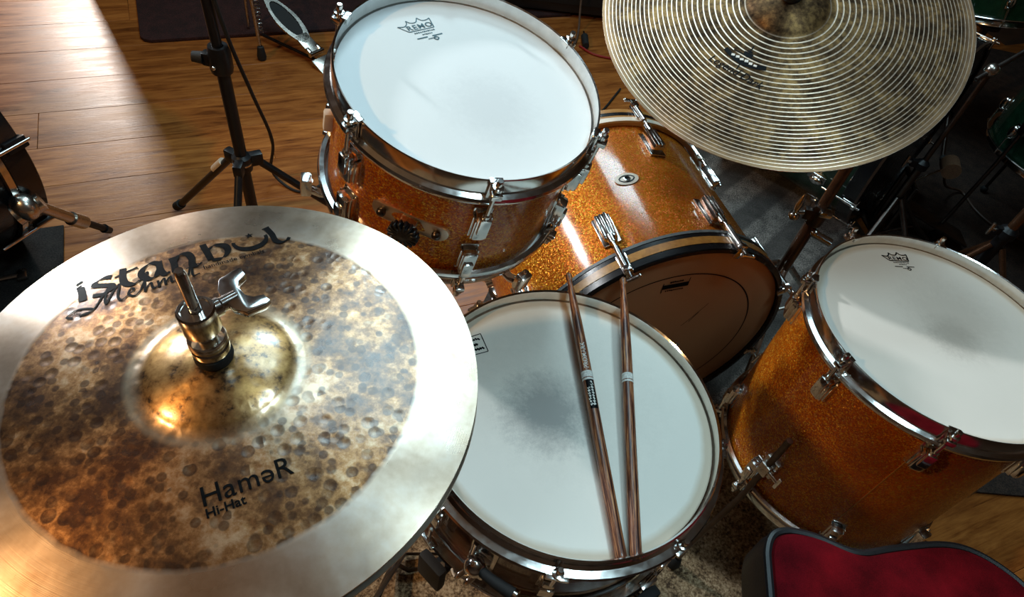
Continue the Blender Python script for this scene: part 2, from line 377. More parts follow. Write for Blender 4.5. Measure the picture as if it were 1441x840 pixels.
def m_velvet():
    m, nt, b = mk('red_velvet'); v = coords(nt); n = noise(nt, v, 18, 5); f = noise(nt, v, 700, 3, 0.8)
    c = ramp(nt, math_(nt, 'MULTIPLY_ADD', math_(nt, 'SUBTRACT', f, 0.5), 0.6, n), [(0.3, (0.07, 0.0006, 0.003)), (0.7, (0.21, 0.003, 0.009))])
    L(nt, c, b.inputs['Base Color']); b.inputs['Roughness'].default_value = 0.9
    b.inputs['Specular IOR Level'].default_value = 0.12; b.inputs['Sheen Weight'].default_value = 0.0; b.inputs['Sheen Tint'].default_value = (1, 0.1, 0.1, 1)
    L(nt, bump(nt, f, 0.5, 0.0015), b.inputs['Normal']); return m
MAT['velvet'] = m_velvet()
def m_wood(name, stops, sc=(60, 60, 5), rough=0.35, coat=0.3):
    m, nt, b = mk(name); v = coords(nt)
    n = noise(nt, mapping(nt, v, sc), 2.0, 7, 0.65, 0.6)
    L(nt, ramp(nt, n, stops), b.inputs['Base Color'])
    b.inputs['Roughness'].default_value = rough; b.inputs['Coat Weight'].default_value = coat
    L(nt, bump(nt, n, 0.1), b.inputs['Normal']); return m
MAT['stick_wood'] = m_wood('fired_hickory', [(0.38, (0.022, 0.007, 0.006)), (0.48, (0.11, 0.028, 0.012)), (0.56, (0.33, 0.12, 0.045)), (0.7, (0.55, 0.31, 0.15))], (330, 330, 11), 0.4, 0.2)
MAT['snare_wood'] = m_wood('snare_walnut', [(0.3, (0.05, 0.016, 0.006)), (0.7, (0.15, 0.055, 0.018))], (9, 9, 70), 0.2, 0.8)
MAT['hoop_wood'] = m_wood('hoop_maple', [(0.3, (0.30, 0.13, 0.03)), (0.7, (0.50, 0.25, 0.07))], (9, 9, 70), 0.3, 0.6)
MAT['bass_inlay'] = m_wood('hoop_gold_inlay', [(0.3, (0.26, 0.10, 0.02)), (0.7, (0.50, 0.24, 0.05))], (40, 40, 40), 0.3, 0.6)
MAT['shell_inside'] = m_wood('shell_inside', [(0.3, (0.20, 0.11, 0.05)), (0.7, (0.34, 0.2, 0.1))], (9, 9, 70), 0.6, 0.0)
MAT['brown_reflect'] = plain('brown_reflect_tube', (0.10, 0.045, 0.022), 0.22, 0.6, 60, 0.2, coat=0.4)  # brown reflections on the metal tubes, put into their base colour

# ------------------------------------------------------------------ lettering helpers
def refine(V, F, maxlen):
    bm = bmesh.new(); vv = [bm.verts.new(p) for p in V]
    for f in F:
        try: bm.faces.new([vv[i] for i in f])
        except ValueError: pass
    bmesh.ops.triangulate(bm, faces=bm.faces)
    for _ in range(4):
        ed = [e for e in bm.edges if e.calc_length() > maxlen]
        if not ed: break
        bmesh.ops.subdivide_edges(bm, edges=ed, cuts=1); bmesh.ops.triangulate(bm, faces=bm.faces)
    bm.verts.index_update()
    out = [tuple(v.co) for v in bm.verts], [tuple(v.index for v in f.verts) for f in bm.faces]
    bm.free(); return out
def text_flat(s, size, bold=0.0, align='LEFT', shear=0.0, spacing=1.0):
    c = bpy.data.curves.new('lettering', 'FONT'); c.body = s; c.size = size; c.offset = bold; c.align_x = align; c.shear = shear
    c.resolution_u = 3; c.space_character = spacing
    o = bpy.data.objects.new('lettering', c); COL.objects.link(o)
    me = bpy.data.meshes.new_from_object(o)
    V = [tuple(v.co) for v in me.vertices]; F = [tuple(p.vertices) for p in me.polygons]
    bpy.data.objects.remove(o); bpy.data.curves.remove(c); bpy.data.meshes.remove(me)
    return V, F
def stroke_flat(strokes, wmin=0.05, wmax=0.05, nib=0.6, n=7):
    V = []; F = []
    for st in strokes:
        w0, w1 = wmin, wmax; pts = st
        if isinstance(st, dict): pts = st['p']; w0 = st.get('w0', wmin); w1 = st.get('w1', wmax)
        P = spline([(x, y, 0) for x, y in pts], n) if len(pts) > 2 else [Vector((x, y, 0)) for x, y in pts]
        b = len(V)
        for i, p in enumerate(P):
            t = (P[min(i + 1, len(P) - 1)] - P[max(i - 1, 0)]).normalized()
            nn = Vector((-t.y, t.x, 0)); k = abs(math.sin(math.atan2(t.y, t.x) - nib)); hw = (w0 + (w1 - w0) * k) / 2
            V += [tuple(p + nn * hw), tuple(p - nn * hw)]
        F += [(b + 2 * i, b + 2 * i + 1, b + 2 * i + 3, b + 2 * i + 2) for i in range(len(P) - 1)]
    return V, F
def place(flat, org, ang, scale, surf, eps=0.0004, maxlen=0.006, sx=1.0):
    """lay flat lettering on a surface z = surf(r) of a thing's local frame"""
    c, s = math.cos(R(ang)), math.sin(R(ang)); V = []
    for x, y, z in flat[0]:
        x *= scale * sx; y *= scale
        V.append((org[0] + x * c - y * s, org[1] + x * s + y * c, 0))
    V, F = refine(V, flat[1], maxlen)
    return [(x, y, surf(math.hypot(x, y)) + eps) for x, y, z in V], F
def join(*parts):
    g = Geo()
    for V, F in parts: g.add(V, F)
    return g

# ------------------------------------------------------------------ room shell
g = Geo(); g.box((0, 1.2, -0.06), (7.6, 8.0, 0.1))
floor = struct('floor', g, MAT['subfloor'])
PA = 31.0; PW = 0.163
pd = Vector((math.cos(R(PA)), math.sin(R(PA)), 0)); pn = Vector((-pd.y, pd.x, 0))
PLEN = 1.28
gm = Geo(); gm.box((0, 0, 0), (PLEN - 0.0008, PW - 0.0008, 0.010), 0.0007, segs=1)
p0 = obj('plank', gm, MAT['plank'], floor); used = False
base_off = 1.631
for row in range(-11, 10):
    off = base_off + (row - 0.5) * PW
    sh = [0.0, 0.52, 0.24, 0.81][row % 4] * PLEN + 0.13 * math.sin(row * 2.3)
    for k in range(-4, 5):
        c = pn * off + pd * (k * PLEN + sh)
        if not (-3.1 < c.x < 3.1 and -1.6 < c.y < 4.4): continue
        if c.length > 4.2: continue
        M = T(c.x, c.y, -0.005) @ RZ(PA)
        if not used: p0.matrix_local = M; used = True
        else: inst(p0, floor, M)
for nm, c, s in (('wall_left', (-3.75, 1.2, 1.45), (0.1, 8.0, 2.9)), ('wall_right', (3.75, 1.2, 1.45), (0.1, 8.0, 2.9)),
                 ('wall_back', (0, 5.15, 1.45), (7.6, 0.1, 2.9)), ('wall_front', (0, -2.75, 1.45), (7.6, 0.1, 2.9)), ('ceiling', (0, 1.2, 2.95), (7.6, 8.0, 0.1))):
    g = Geo(); g.box(c, s); struct(nm, g, MAT['ceiling_paint' if nm == 'ceiling' else 'wall_paint'])

def rug(name, pts, z0, z1, mat, label):
    g = Geo(); g.prism(pts, z0, z1, bev=0.003); return setp(obj(name, g, mat), label, 'rug')
def along(o, a, b): return (o[0] + pd.x * a + pn.x * b, o[1] + pd.y * a + pn.y * b)
o = (-1.098, 1.055)
rug('floor_rug', [o, along(o, -1.4, 0), along(o, -1.4, -1.1), along(o, 0, -1.1)], 0.0, 0.008, MAT['dark_carpet'], 'black rug under the black bass drum with a drum key lying on it')
rug('floor_rug', [(-0.62, -0.45), (0.74, -0.50), (0.76, 0.80), (-0.60, 0.84)], 0.0, 0.010, MAT['tan_carpet'], 'speckled tan carpet under the snare drum and floor tom')
rug('floor_rug', [(-0.10, 0.90), (0.90, 0.88), (1.02, 1.62), (0.85, 2.2), (0.45, 2.05), (0.25, 1.72), (0.0, 1.5)], 0.0, 0.008, MAT['grey_carpet'], 'grey striped rug under the gold bass drum')
rug('floor_rug', [(0.95, 0.83), (2.6, 1.06), (2.6, 3.2), (0.95, 3.2), (0.90, 2.25), (1.04, 1.62)], 0.0, 0.007, MAT['brown_carpet'], 'dark rug beneath the green drums, widened to stand for shaded floor')  # widened over bare floor; its dark colour stands for the shade there
o = (-1.336, 1.868)
rug('floor_rug', [along(o, 0.03, 0), along(o, 1.55, 0), along(o, 1.55, 0.9), along(o, 0, 0.9), along(o, 0, 0.03), along(o, 0.01, 0.01)], 0.0, 0.012, MAT['maroon_carpet'], 'maroon carpet mat behind the black tripod stand')

# ------------------------------------------------------------------ drum parts
def shell_geo(Rr, z0, z1, th=0.007):
    g = Geo(); g.lathe([(Rr, z0), (Rr, z1), (Rr - th, z1), (Rr - th, z0)], 96, closed=True); return g
def head_geo(Rr, z, collar=0.008):
    g = Geo(); pr = [(1e-5, z)] + [(Rr * k / 8, z) for k in range(1, 8)] + [(Rr - 0.004, z), (Rr - 0.0012, z - 0.0012), (Rr, z - collar)]
    g.lathe(pr, 96); return g
def band_hoop(Rr, up=1, h=0.022):
    """single-flanged chrome hoop: tall band above, beaded flange below"""
    pr = [(Rr - 0.0026, 0.0), (Rr - 0.0008, 0.0012), (Rr, -0.0006), (Rr, -h), (Rr + 0.0055, -h - 0.0025), (Rr + 0.0068, -h - 0.006), (Rr + 0.0050, -h - 0.0085),
          (Rr + 0.0045, -h - 0.012), (Rr - 0.0010, -h - 0.013), (Rr - 0.0026, -h - 0.004)]
    pr = [(r, z * up) for r, z in pr]
    g = Geo(); g.lathe(pr, 112, closed=True); return g
def lug_geo(h=0.046, w=0.017, d=0.021):
    """fluted lug: base plate on the shell (x = 0), raised body with ridges, swivel nut towards +z"""
    g = Geo()
    g.box((0.0015, 0, 0), (0.005, w * 1.35, h * 1.06), 0.0018)
    g.box((d * 0.45, 0, h * 0.02), (d * 0.8, w, h * 0.86), 0.0042)
    g.box((d * 0.78, 0, h * 0.20), (d * 0.50, w * 0.74, h * 0.58), 0.0016)
    for s in (-1, 1):
        g.box((d * 0.48, s * w * 0.52, -h * 0.05), (d * 0.5, 0.0020, h * 0.66), 0.0008)
        g.box((d * 0.30, s * w * 0.62, -h * 0.05), (d * 0.35, 0.0020, h * 0.74), 0.0008)
    g.rod((d * 0.72, 0, h * 0.40), (d * 0.72, 0, h * 0.60), 0.0052, seg=12)
    return g
def clip_geo(Rr, w=0.015):
    """claw that grips the hoop and carries the tension rod (x = radius)"""
    g = Geo()
    g.box((Rr - 0.0005, 0, 0.0018), (0.0075, w, 0.0032), 0.0008)
    g.box((Rr + 0.0024, 0, -0.010), (0.0034, w, 0.0230), 0.0010)
    g.box((Rr + 0.0100, 0, -0.0075), (0.0130, w * 0.82, 0.0085), 0.0022)
    g.box((Rr - 0.0038, 0, -0.0015), (0.0016, w * 0.9, 0.0075), 0.0005)
    return g
def rod_geo(x, z_top, z_bot, bottom=False):
    g = Geo()
    g.rod((x, 0, z_bot), (x, 0, z_top), 0.0027, seg=10)
    g.lathe([(1e-4, 0.013), (0.0030, 0.013), (0.0038, 0.0115), (0.0036, 0.004), (0.0062, 0.0035), (0.0062, 0.0), (1e-4, 0.0)], 12, M=T(x, 0, z_top))
    return g
def fittings(root, angles, Rs, Rh, ztop, zlug, flip=False, lugh=0.046, Mloc=None, clips=True):
    """lug + rod + clip at each angle, as parts of the drum; flip for the resonant side"""
    F = Matrix.Scale(-1, 4, (0, 0, 1)) if flip else Matrix.Identity(4)
    lg = lug_geo(lugh); d = 0.021
    xr = Rs + d * 0.72
    rg = rod_geo(xr, 0.0, -(abs(ztop - zlug)) + lugh * 0.45)
    cg = clip_geo(Rh); lo = ro = co = None
    for a in angles:
        ML = RZ(a) @ T(Rs - 0.001, 0, zlug) @ F
        MR = RZ(a) @ T(0, 0, ztop) @ F
        if lo is None:
            lo = obj('lug', lg, MAT['chrome'], root, ML); ro = obj('tension_rod', rg, MAT['chrome'], root, MR)
            if clips: co = obj('hoop_clip', cg, MAT['chrome'], root, MR)
        else:
            inst(lo, root, ML); inst(ro, root, MR)
            if clips: inst(co, root, MR)
def tiny_print(x0, x1, y, h, n):
    """a line of print too small to read: short uneven marks"""
    rr = random.Random(n * 7 + int(1000 * h)); st = []
    for i in range(n):
        xa = x0 + (x1 - x0) * (i + 0.12) / n; xb = x0 + (x1 - x0) * (i + 0.80) / n
        st.append(dict(p=[(xa, y + h * rr.uniform(0.2, 0.5)), (xb, y + h * rr.uniform(0.5, 0.8))], w0=h * rr.uniform(0.5, 0.9), w1=h * rr.uniform(0.5, 0.9)))
    return stroke_flat(st, h, h)
def crown_logo(word='REMO', w=0.035):
    lines = [[(-0.66, 0.10), (-0.40, -0.22)], [(-0.40, -0.22), (0.56, -0.22)], [(0.56, -0.22), (0.64, 0.22)],
             [(-0.66, 0.10), (-0.42, 0.06), (-0.27, 0.17), (-0.24, 0.29)], [(-0.24, 0.29), (-0.12, 0.16), (0.08, 0.16), (0.21, 0.33)],
             [(0.21, 0.33), (0.33, 0.18), (0.52, 0.17), (0.64, 0.22)]]
    V, F = stroke_flat(lines, w, w)
    g = [(V, F)]
    V, F = text_flat(word, 0.30, 0.006, 'CENTER', spacing=1.15)
    g.append(([(x * 1.12 + 0.09, y - 0.16, z) for x, y, z in V], F))
    for yy, sz, xx, hw, n in ((-0.36, 0.07, 0.12, 0.40, 11), (-0.48, 0.07, 0.16, 0.20, 6), (-0.71, 0.06, 0.2, 0.16, 6)):
        g.append(tiny_print(xx - hw, xx + hw, yy, sz, n))
    g.append(stroke_flat([[(-0.32, -0.58), (0.08, -0.58)], [(0.26, -0.58), (0.66, -0.58)]], 0.05, 0.05))
    g.append(stroke_flat([[(0.34, -0.80), (0.26, -0.72), (0.34, -0.64), (0.42, -0.72), (0.34, -0.80)]], 0.05, 0.05))
    V = []; F = []
    for v, f in g:
        b = len(V); V += v; F += [tuple(i + b for i in q) for q in f]
    return V, F

# ------------------------------------------------------------------ gold rack tom
MT = frame((-0.098, 0.702, 0.849), (0.162, -0.12, 0.979))
tom = thing('rack_tom', 'gold sparkle rack tom with bright white head tilted over the bass drum', 'drum', MT)
obj('shell', shell_geo(0.1515, -0.190, -0.024), MAT['sparkle'], tom)
obj('drum_head', head_geo(0.1552, -0.019), MAT['tom_head'], tom)
obj('hoop', band_hoop(0.158), MAT['chrome'], tom)
obj('hoop', band_hoop(0.158, -1, 0.018), MAT['chrome'], tom, T(0, 0, -0.202))
g = Geo(); g.lathe([(1e-4, -0.192), (0.1552, -0.192), (0.1552, -0.186)], 64); obj('resonant_head', g, MAT['tom_head'], tom)
TA = [-128.5 + 60 * k for k in range(6)]
fittings(tom, TA, 0.1515, 0.158, -0.002, -0.074)
fittings(tom, TA, 0.1515, 0.158, -0.200, -0.143, True)
flat = lambda z: (lambda r: z)
obj('printed_logo', join(place(crown_logo(), (-0.0835, 0.0745), 47, 0.037, flat(-0.019))), MAT['blue_print'], tom)
# mount plate with star knob
MP = RZ(-97) @ T(0.1505, 0, -0.105)
pl = [(0.035 + 0.0125 * math.cos(R(-90 + 15 * i)), 0.0125 * math.sin(R(-90 + 15 * i))) for i in range(13)] + [(-0.035 + 0.0125 * math.cos(R(90 + 15 * i)), 0.0125 * math.sin(R(90 + 15 * i))) for i in range(13)]
YZ = Matrix(((0, 0, 1, 0), (1, 0, 0, 0), (0, 1, 0, 0), (0, 0, 0, 1)))
g = Geo(); g.prism(pl, 0.0, 0.006, bev=0.0012, M=YZ)
bend = [(x - 0.5 * (y * y) / 0.1515 , y, z) for x, y, z in g.v]; g.v = bend
plate = obj('mount_plate', g, MAT['satin'], tom, MP)
for y in (-0.034, 0.034):
    g = Geo(); g.ball((0.004, y, 0), 0.0058, 12, 8); obj('screw', g, MAT['dark_metal'], plate)
g = Geo(); g.box((0.008, 0, 0.001), (0.014, 0.020, 0.020), 0.003); obj('clamp_block', g, MAT['dull_chrome'], plate)
g = Geo()
for k in range(16):
    a = 2 * PI * k / 16; g.box((0.016, 0, 0.012), (0.010, 0.0036, 0.013), 0.001, M=T(0.004, 0, 0) @ Matrix.Rotation(a, 4, 'X'), segs=1)
g.lathe([(1e-4, 0.026), (0.012, 0.024), (0.012, 0.012), (1e-4, 0.012)], 16, M=YZ)
obj('star_knob', g, MAT['black_metal'], plate)
g = Geo(); g.box((0.156, 0, -0.085), (0.012, 0.012, 0.028), 0.003); obj('muffler_knob', g, MAT['cream_plastic'], tom, RZ(-158))

# ------------------------------------------------------------------ tom stand (basket under the rack tom)
ts = thing('tom_stand', 'chrome stand holding up the rack tom beside the bass drum', 'stand', T(-0.165, 0.735, 0))
g = Geo(); g.rod((0, 0, 0.05), (0, 0, 0.50), 0.0125, seg=16); g.rod((0, 0, 0.30), (0, 0, 0.62), 0.009, seg=14); obj('tube', g, MAT['dull_chrome'], ts)
for k, a in enumerate((100, 215, 330)):
    g = Geo(); g.tube([(0.012, 0, 0.24), (0.10, 0, 0.13), (0.20, 0, 0.016)], 0.0075, 10); lg = obj('leg', g, MAT['dull_chrome'], ts, RZ(a))
    g = Geo(); g.ball((0.203, 0, 0.021), 0.011, 12, 8); obj('rubber_foot', g, MAT['rubber'], lg)
CB = (MT @ Vector((0, 0, -0.214))) - Vector((-0.165, 0.735, 0))
MB_ = frame(CB, (0.162, -0.12, 0.979))
for a in (-38, 82, 202):
    g = Geo(); g.tube([(0, 0, -0.012), (0.10, 0, -0.010), (0.160, 0, -0.004), (0.176, 0, 0.006), (0.176, 0, 0.02)], 0.0065, 10); ar = obj('basket_arm', g, MAT['chrome'], ts, MB_ @ RZ(a))
    g = Geo(); g.box((0.178, 0, 0.012), (0.014, 0.018, 0.030), 0.003); obj('arm_pad', g, MAT['chrome'], ar)

# ------------------------------------------------------------------ snare drum
MS = frame((0.100, 0.459, 0.590), (0.045, 0.003, 0.999))
sn = thing('snare_drum', 'brown wood snare drum with smudged white head and two sticks on it', 'drum', MS)
obj('shell', shell_geo(0.1765, -0.147, -0.022), MAT['snare_wood'], sn)
obj('drum_head', head_geo(0.1808, -0.017), MAT['snare_head'], sn)
def flange_hoop(Rr, up=1):
    pr = [(Rr - 0.0025, -0.001), (Rr - 0.0005, 0.0012), (Rr + 0.0012, -0.001), (Rr - 0.0002, -0.004), (Rr - 0.0004, -0.015), (Rr + 0.003, -0.0185), (Rr + 0.011, -0.0195),
          (Rr + 0.0125, -0.0225), (Rr + 0.011, -0.0245), (Rr + 0.0095, -0.022), (Rr + 0.002, -0.0222), (Rr - 0.0024, -0.022)]
    g = Geo(); g.lathe([(r, z * up) for r, z in pr], 112, closed=True); return g
obj('hoop', flange_hoop(0.1838), MAT['chrome'], sn)
obj('hoop', flange_hoop(0.1838, -1), MAT['chrome'], sn, T(0, 0, -0.160))
g = Geo(); g.lathe([(1e-4, -0.150), (0.1795, -0.150), (0.1795, -0.142)], 64); obj('resonant_head', g, MAT['tom_head'], sn)
SA = [-88 + 45 * k for k in range(8)]
earg = Geo(); earg.box((0.1935, 0, -0.0222), (0.012, 0.026, 0.005), 0.002)
rg = rod_geo(0.193, -0.0195, -0.052); lgo = Geo()
lgo.box((0.0015, 0, 0), (0.004, 0.018, 0.044), 0.0015); lgo.box((0.009, 0, 0), (0.016, 0.014, 0.036), 0.003); lgo.box((0.0165, 0, 0), (0.006, 0.017, 0.018), 0.002)
first = None
for a in SA:
    for up in (1, -1):
        F = Matrix.Identity(4) if up == 1 else T(0, 0, -0.160) @ Matrix.Scale(-1, 4, (0, 0, 1))
        if first is None:
            first = (obj('hoop_ear', earg, MAT['chrome'], sn, RZ(a) @ F), obj('tension_rod', rg, MAT['chrome'], sn, RZ(a) @ F))
        else:
            inst(first[0], sn, RZ(a) @ F); inst(first[1], sn, RZ(a) @ F)
    ML = RZ(a) @ T(0.1755, 0, -0.080)
    if a == SA[0]: lo = obj('lug', lgo, MAT['chrome'], sn, ML)
    else: inst(lo, sn, ML)
# printed badge of the head, in a slanted box
bx = stroke_flat([[(-0.5, 0.42), (0.5, 0.42)], [(0.5, 0.42), (0.40, -0.42)], [(0.40, -0.42), (-0.5, -0.36)], [(-0.5, -0.36), (-0.5, 0.42)]], 0.035, 0.035)
ln = [bx]
for i, (hw, n) in enumerate(((0.36, 8), (0.18, 4), (0.34, 7))):
    ln.append(tiny_print(-hw, hw, 0.16 - 0.22 * i, 0.15, n))
V = []; F = []
for v, f in ln:
    b = len(V); V += v; F += [tuple(i + b for i in q) for q in f]
obj('printed_logo', join(place((V, F), (-0.1345, 0.0660), 38, 0.034, flat(-0.017))), MAT['print'], sn)
# strainer (throw-off)
MX = RZ(-112) @ T(0.1765, 0, -0.075)
st = obj('strainer', Geo().box((0.004, 0, 0), (0.008, 0.034, 0.060), 0.002).box((0.014, 0, -0.012), (0.018, 0.026, 0.030), 0.004).ball((0.027, 0.0, 0.014), 0.0125, 16, 10).rod((0.014, -0.010, -0.01), (0.014, -0.010, 0.038), 0.0035), MAT['chrome'], sn, MX)
obj('strainer_lever', Geo().tube([(0.028, 0.004, 0.016), (0.032, 0.026, 0.022), (0.033, 0.050, 0.026)], [0.0055, 0.0062, 0.0072], 12), MAT['rubber'], st)
obj('lever_tip', Geo().tube([(0.033, 0.050, 0.026), (0.0332, 0.054, 0.0265)], 0.0074, 12), MAT['chrome'], st)
g = Geo()
for y in (-0.008, 0.004): g.tube(spline([(0.030, y, -0.008), (0.036, y - 0.004, -0.020), (0.030, y - 0.006, -0.034), (0.022, y - 0.002, -0.028), (0.024, y + 0.002, -0.014)], 5), 0.0026, 8)
obj('strainer_spring', g, MAT['dull_chrome'], st)
g = Geo(); g.tube(spline([(0.02, 0, -0.03), (0.028, -0.016, -0.045), (0.012, -0.030, -0.07)], 6), 0.0014, 6); obj('strainer_cord', g, MAT['cream_plastic'], st)
st2 = obj('butt_plate', Geo().box((0.005, 0, 0), (0.010, 0.030, 0.040), 0.003).rod((0.012, -0.008, -0.024), (0.012, -0.008, 0.0), 0.004).rod((0.012, 0.008, -0.024), (0.012, 0.008, 0), 0.004), MAT['chrome'], sn, RZ(68) @ T(0.1765, 0, -0.10))

# ------------------------------------------------------------------ snare stand
ss = thing('snare_stand', 'chrome and black basket stand under the snare drum', 'stand', T(0.093, 0.459, 0))
g = Geo(); g.rod((0, 0, 0.06), (0, 0, 0.40), 0.0125, seg=16); g.lathe([(0.0125, 0.25), (0.019, 0.252), (0.019, 0.285), (0.0125, 0.287)], 20); obj('tube', g, MAT['chrome'], ss)
for a in (20, 140, 260):
    g = Geo(); g.box((0.105, 0, 0.0), (0.235, 0.015, 0.004), 0.001, M=T(0.0, 0, 0.135) @ RY(30)); lg = obj('leg', g, MAT['dark_metal'], ss, RZ(a))
    g = Geo(); g.ball((0.196, 0, 0.021), 0.0105, 12, 8); obj('rubber_foot', g, MAT['rubber'], lg)
for i, a in enumerate((-125, -48, 96)):
    Mb = T(0.0, 0, 0.400) @ RZ(a)
    g = Geo(); g.tube([(0.0, 0, 0.0), (0.10, 0, 0.006), (0.188, 0, 0.018), (0.203, 0, 0.030)], [0.008, 0.0075, 0.007, 0.006], 10); ar = obj('basket_arm', g, MAT['chrome'], ss, Mb)
    g = Geo(); g.box((0.208, 0, 0.040), (0.014, 0.030 if i else 0.038, 0.056), 0.005); g.box((0.197, 0, 0.020), (0.030, 0.022, 0.010), 0.003)
    obj('rubber_grip', g, MAT['rubber'], ar)
    if i == 1:
        g = Geo(); g.prism([(0.016 * math.cos(R(t)), 0.022 * math.sin(R(t)) - 0.004) for t in range(0, 360, 20)], 0, 0.005, M=T(0.220, 0.004, 0.040) @ YZ, bev=0.001); obj('tension_wing', g, MAT['dull_chrome'], ar)

# ------------------------------------------------------------------ floor tom
MF = frame((0.598, 0.693, 0.626), (0.005, 0.016, 1.0))
ft = thing('floor_tom', 'large amber sparkle floor tom on legs with a shaded white head', 'drum', MF)
obj('shell', shell_geo(0.1785, -0.345, -0.021), MAT['sparkle'], ft)
obj('drum_head', head_geo(0.1818, -0.016), MAT['floor_head'], ft)
obj('hoop', band_hoop(0.1845), MAT['chrome'], ft)
obj('hoop', band_hoop(0.1845, -1, 0.016), MAT['chrome'], ft, T(0, 0, -0.362))
g = Geo(); g.lathe([(1e-4, -0.348), (0.1818, -0.348), (0.1818, -0.34)], 64); obj('resonant_head', g, MAT['tom_head'], ft)
FA = [77 + 45 * k for k in range(8)]
fittings(ft, FA, 0.1785, 0.1845, -0.002, -0.066)
fittings(ft, FA, 0.1785, 0.1845, -0.360, -0.300, True)
obj('printed_logo', join(place(crown_logo(w=0.06), (-0.030, 0.1475), 14, 0.034, flat(-0.016))), MAT['print'], ft)
g = Geo(); g.box((0.1789, 0, -0.175), (0.0012, 0.0012, 0.290)); obj('wrap_seam', g, MAT['hoop_wood'], ft, RZ(-105))
# three legs in brackets
for a in (-143, -22, 98):
    br = obj('leg_bracket', Geo().box((0.006, 0, 0), (0.014, 0.026, 0.040), 0.003).box((0.017, 0, 0), (0.016, 0.018, 0.026), 0.003), MAT['dull_chrome'], ft, RZ(a) @ T(0.1785, 0, -0.262))
    obj('wing_screw', Geo().rod((0.018, 0.008, 0.0), (0.018, 0.026, 0.0), 0.0035).box((0.018, 0.028, 0.0), (0.005, 0.006, 0.026), 0.002), MAT['chrome'], br)
    lg = obj('leg', Geo().tube([(0.018, 0, 0.085), (0.018, 0, -0.10), (0.030, 0, -0.150), (0.058, 0, -0.262), (0.060, 0, -0.340)], 0.0052, 10), MAT['dark_metal'], br)
    obj('rubber_foot', Geo().lathe([(1e-4, -0.351), (0.011, -0.351), (0.013, -0.342), (0.009, -0.322), (0.006, -0.318)], 16, M=T(0.060, 0, 0)), MAT['rubber'], lg)
# ------------------------------------------------------------------ gold bass drum
nb = (0.42925, -0.90318, 0.0); hb = (0.90318, 0.42925, 0.0)
MBD = frame((0.289, 0.851, 0.265), nb, hb)
bd = thing('bass_drum', 'gold sparkle bass drum with black and gold hoops and tan batter head', 'drum', MBD)
obj('shell', shell_geo(0.254, -0.383, -0.018), MAT['sparkle'], bd)
obj('drum_head', head_geo(0.2548, -0.008, 0.012), MAT['bass_head'], bd)
g = Geo(); g.lathe([(1e-4, -0.392), (0.2548, -0.392), (0.2548, -0.380)], 64); obj('front_head', g, MAT['tom_head'], bd)
def wood_hoop(z0, z1, Ro=0.265, Ri=0.2555):
    g = Geo(); g.lathe([(Ri, z0), (Ri, z1), (Ro - 0.002, z1), (Ro, z1 - 0.002 * (1 if z1 > z0 else -1)), (Ro, z0 + 0.002), (Ro - 0.002, z0)], 112, closed=True); return g
hp = obj('hoop', wood_hoop(-0.046, 0.0), MAT['black_lacquer'], bd)
def ring(Ro, z0, z1, t=0.0008):
    g = Geo(); g.lathe([(Ro - t, z0), (Ro + t, z0), (Ro + t, z1), (Ro - t, z1)], 112, closed=True); return g
obj('gold_inlay', ring(0.265, -0.031, -0.0150), MAT['bass_inlay'], hp)
obj('grey_edge', ring(0.2652, -0.0465, -0.0405), MAT['grey_band'], hp)
hf = obj('hoop', wood_hoop(-0.400, -0.356), MAT['hoop_wood'], bd)
obj('black_band', ring(0.265, -0.386, -0.377), MAT['black_lacquer'], hf)
obj('pale_edge', ring(0.2652, -0.370, -0.358), MAT['cream_plastic'], hf)
BA = [90 - a for a in (-28, 17, 62, 107, 152, 197, 242, 287)]
lgb = Geo()
lgb.box((0.0015, 0, 0), (0.005, 0.026, 0.062), 0.002)
lgb.box((0.010, 0, 0.002), (0.018, 0.019, 0.052), 0.005)
for s in (-1, 0, 1): lgb.box((0.0185, s * 0.0062, 0.0), (0.004, 0.0036, 0.046), 0.0012)
lgb.rod((0.015, 0, 0.022), (0.015, 0, 0.038), 0.0060, seg=12); lgb.v = [(x * 1.1, y * 1.3, z * 1.08) for x, y, z in lgb.v]
rdb = Geo(); rdb.rod((0.272, 0, -0.085), (0.272, 0, 0.018), 0.0034, seg=10); rdb.rod((0.272, 0, -0.050), (0.272, 0, 0.004), 0.0062, seg=12)
rdb.rod((0.272, -0.013, 0.020), (0.272, 0.013, 0.020), 0.0032, seg=10); rdb.ball((0.272, -0.013, 0.020), 0.0042, 10, 6); rdb.ball((0.272, 0.013, 0.020), 0.0042, 10, 6)
clb = Geo(); clb.box((0.2685, 0, -0.016), (0.006, 0.018, 0.040), 0.002); clb.box((0.260, 0, 0.0030), (0.020, 0.014, 0.005), 0.002); clb.box((0.272, 0, 0.0), (0.015, 0.015, 0.012), 0.003)
f0 = None
for a in BA:
    for fl in (0, 1):
        F = Matrix.Identity(4) if not fl else RZ(7) @ T(0, 0, -0.400) @ Matrix.Scale(-1, 4, (0, 0, 1))
        ML = RZ(a) @ F @ T(0.2535, 0, -0.105)
        if f0 is None:
            f0 = (obj('lug', lgb, MAT['chrome'], bd, ML), obj('tension_rod', rdb, MAT['chrome'], bd, RZ(a) @ F), obj('claw_hook', clb, MAT['chrome'], bd, RZ(a) @ F))
        else:
            inst(f0[0], bd, ML); inst(f0[1], bd, RZ(a) @ F); inst(f0[2], bd, RZ(a) @ F)
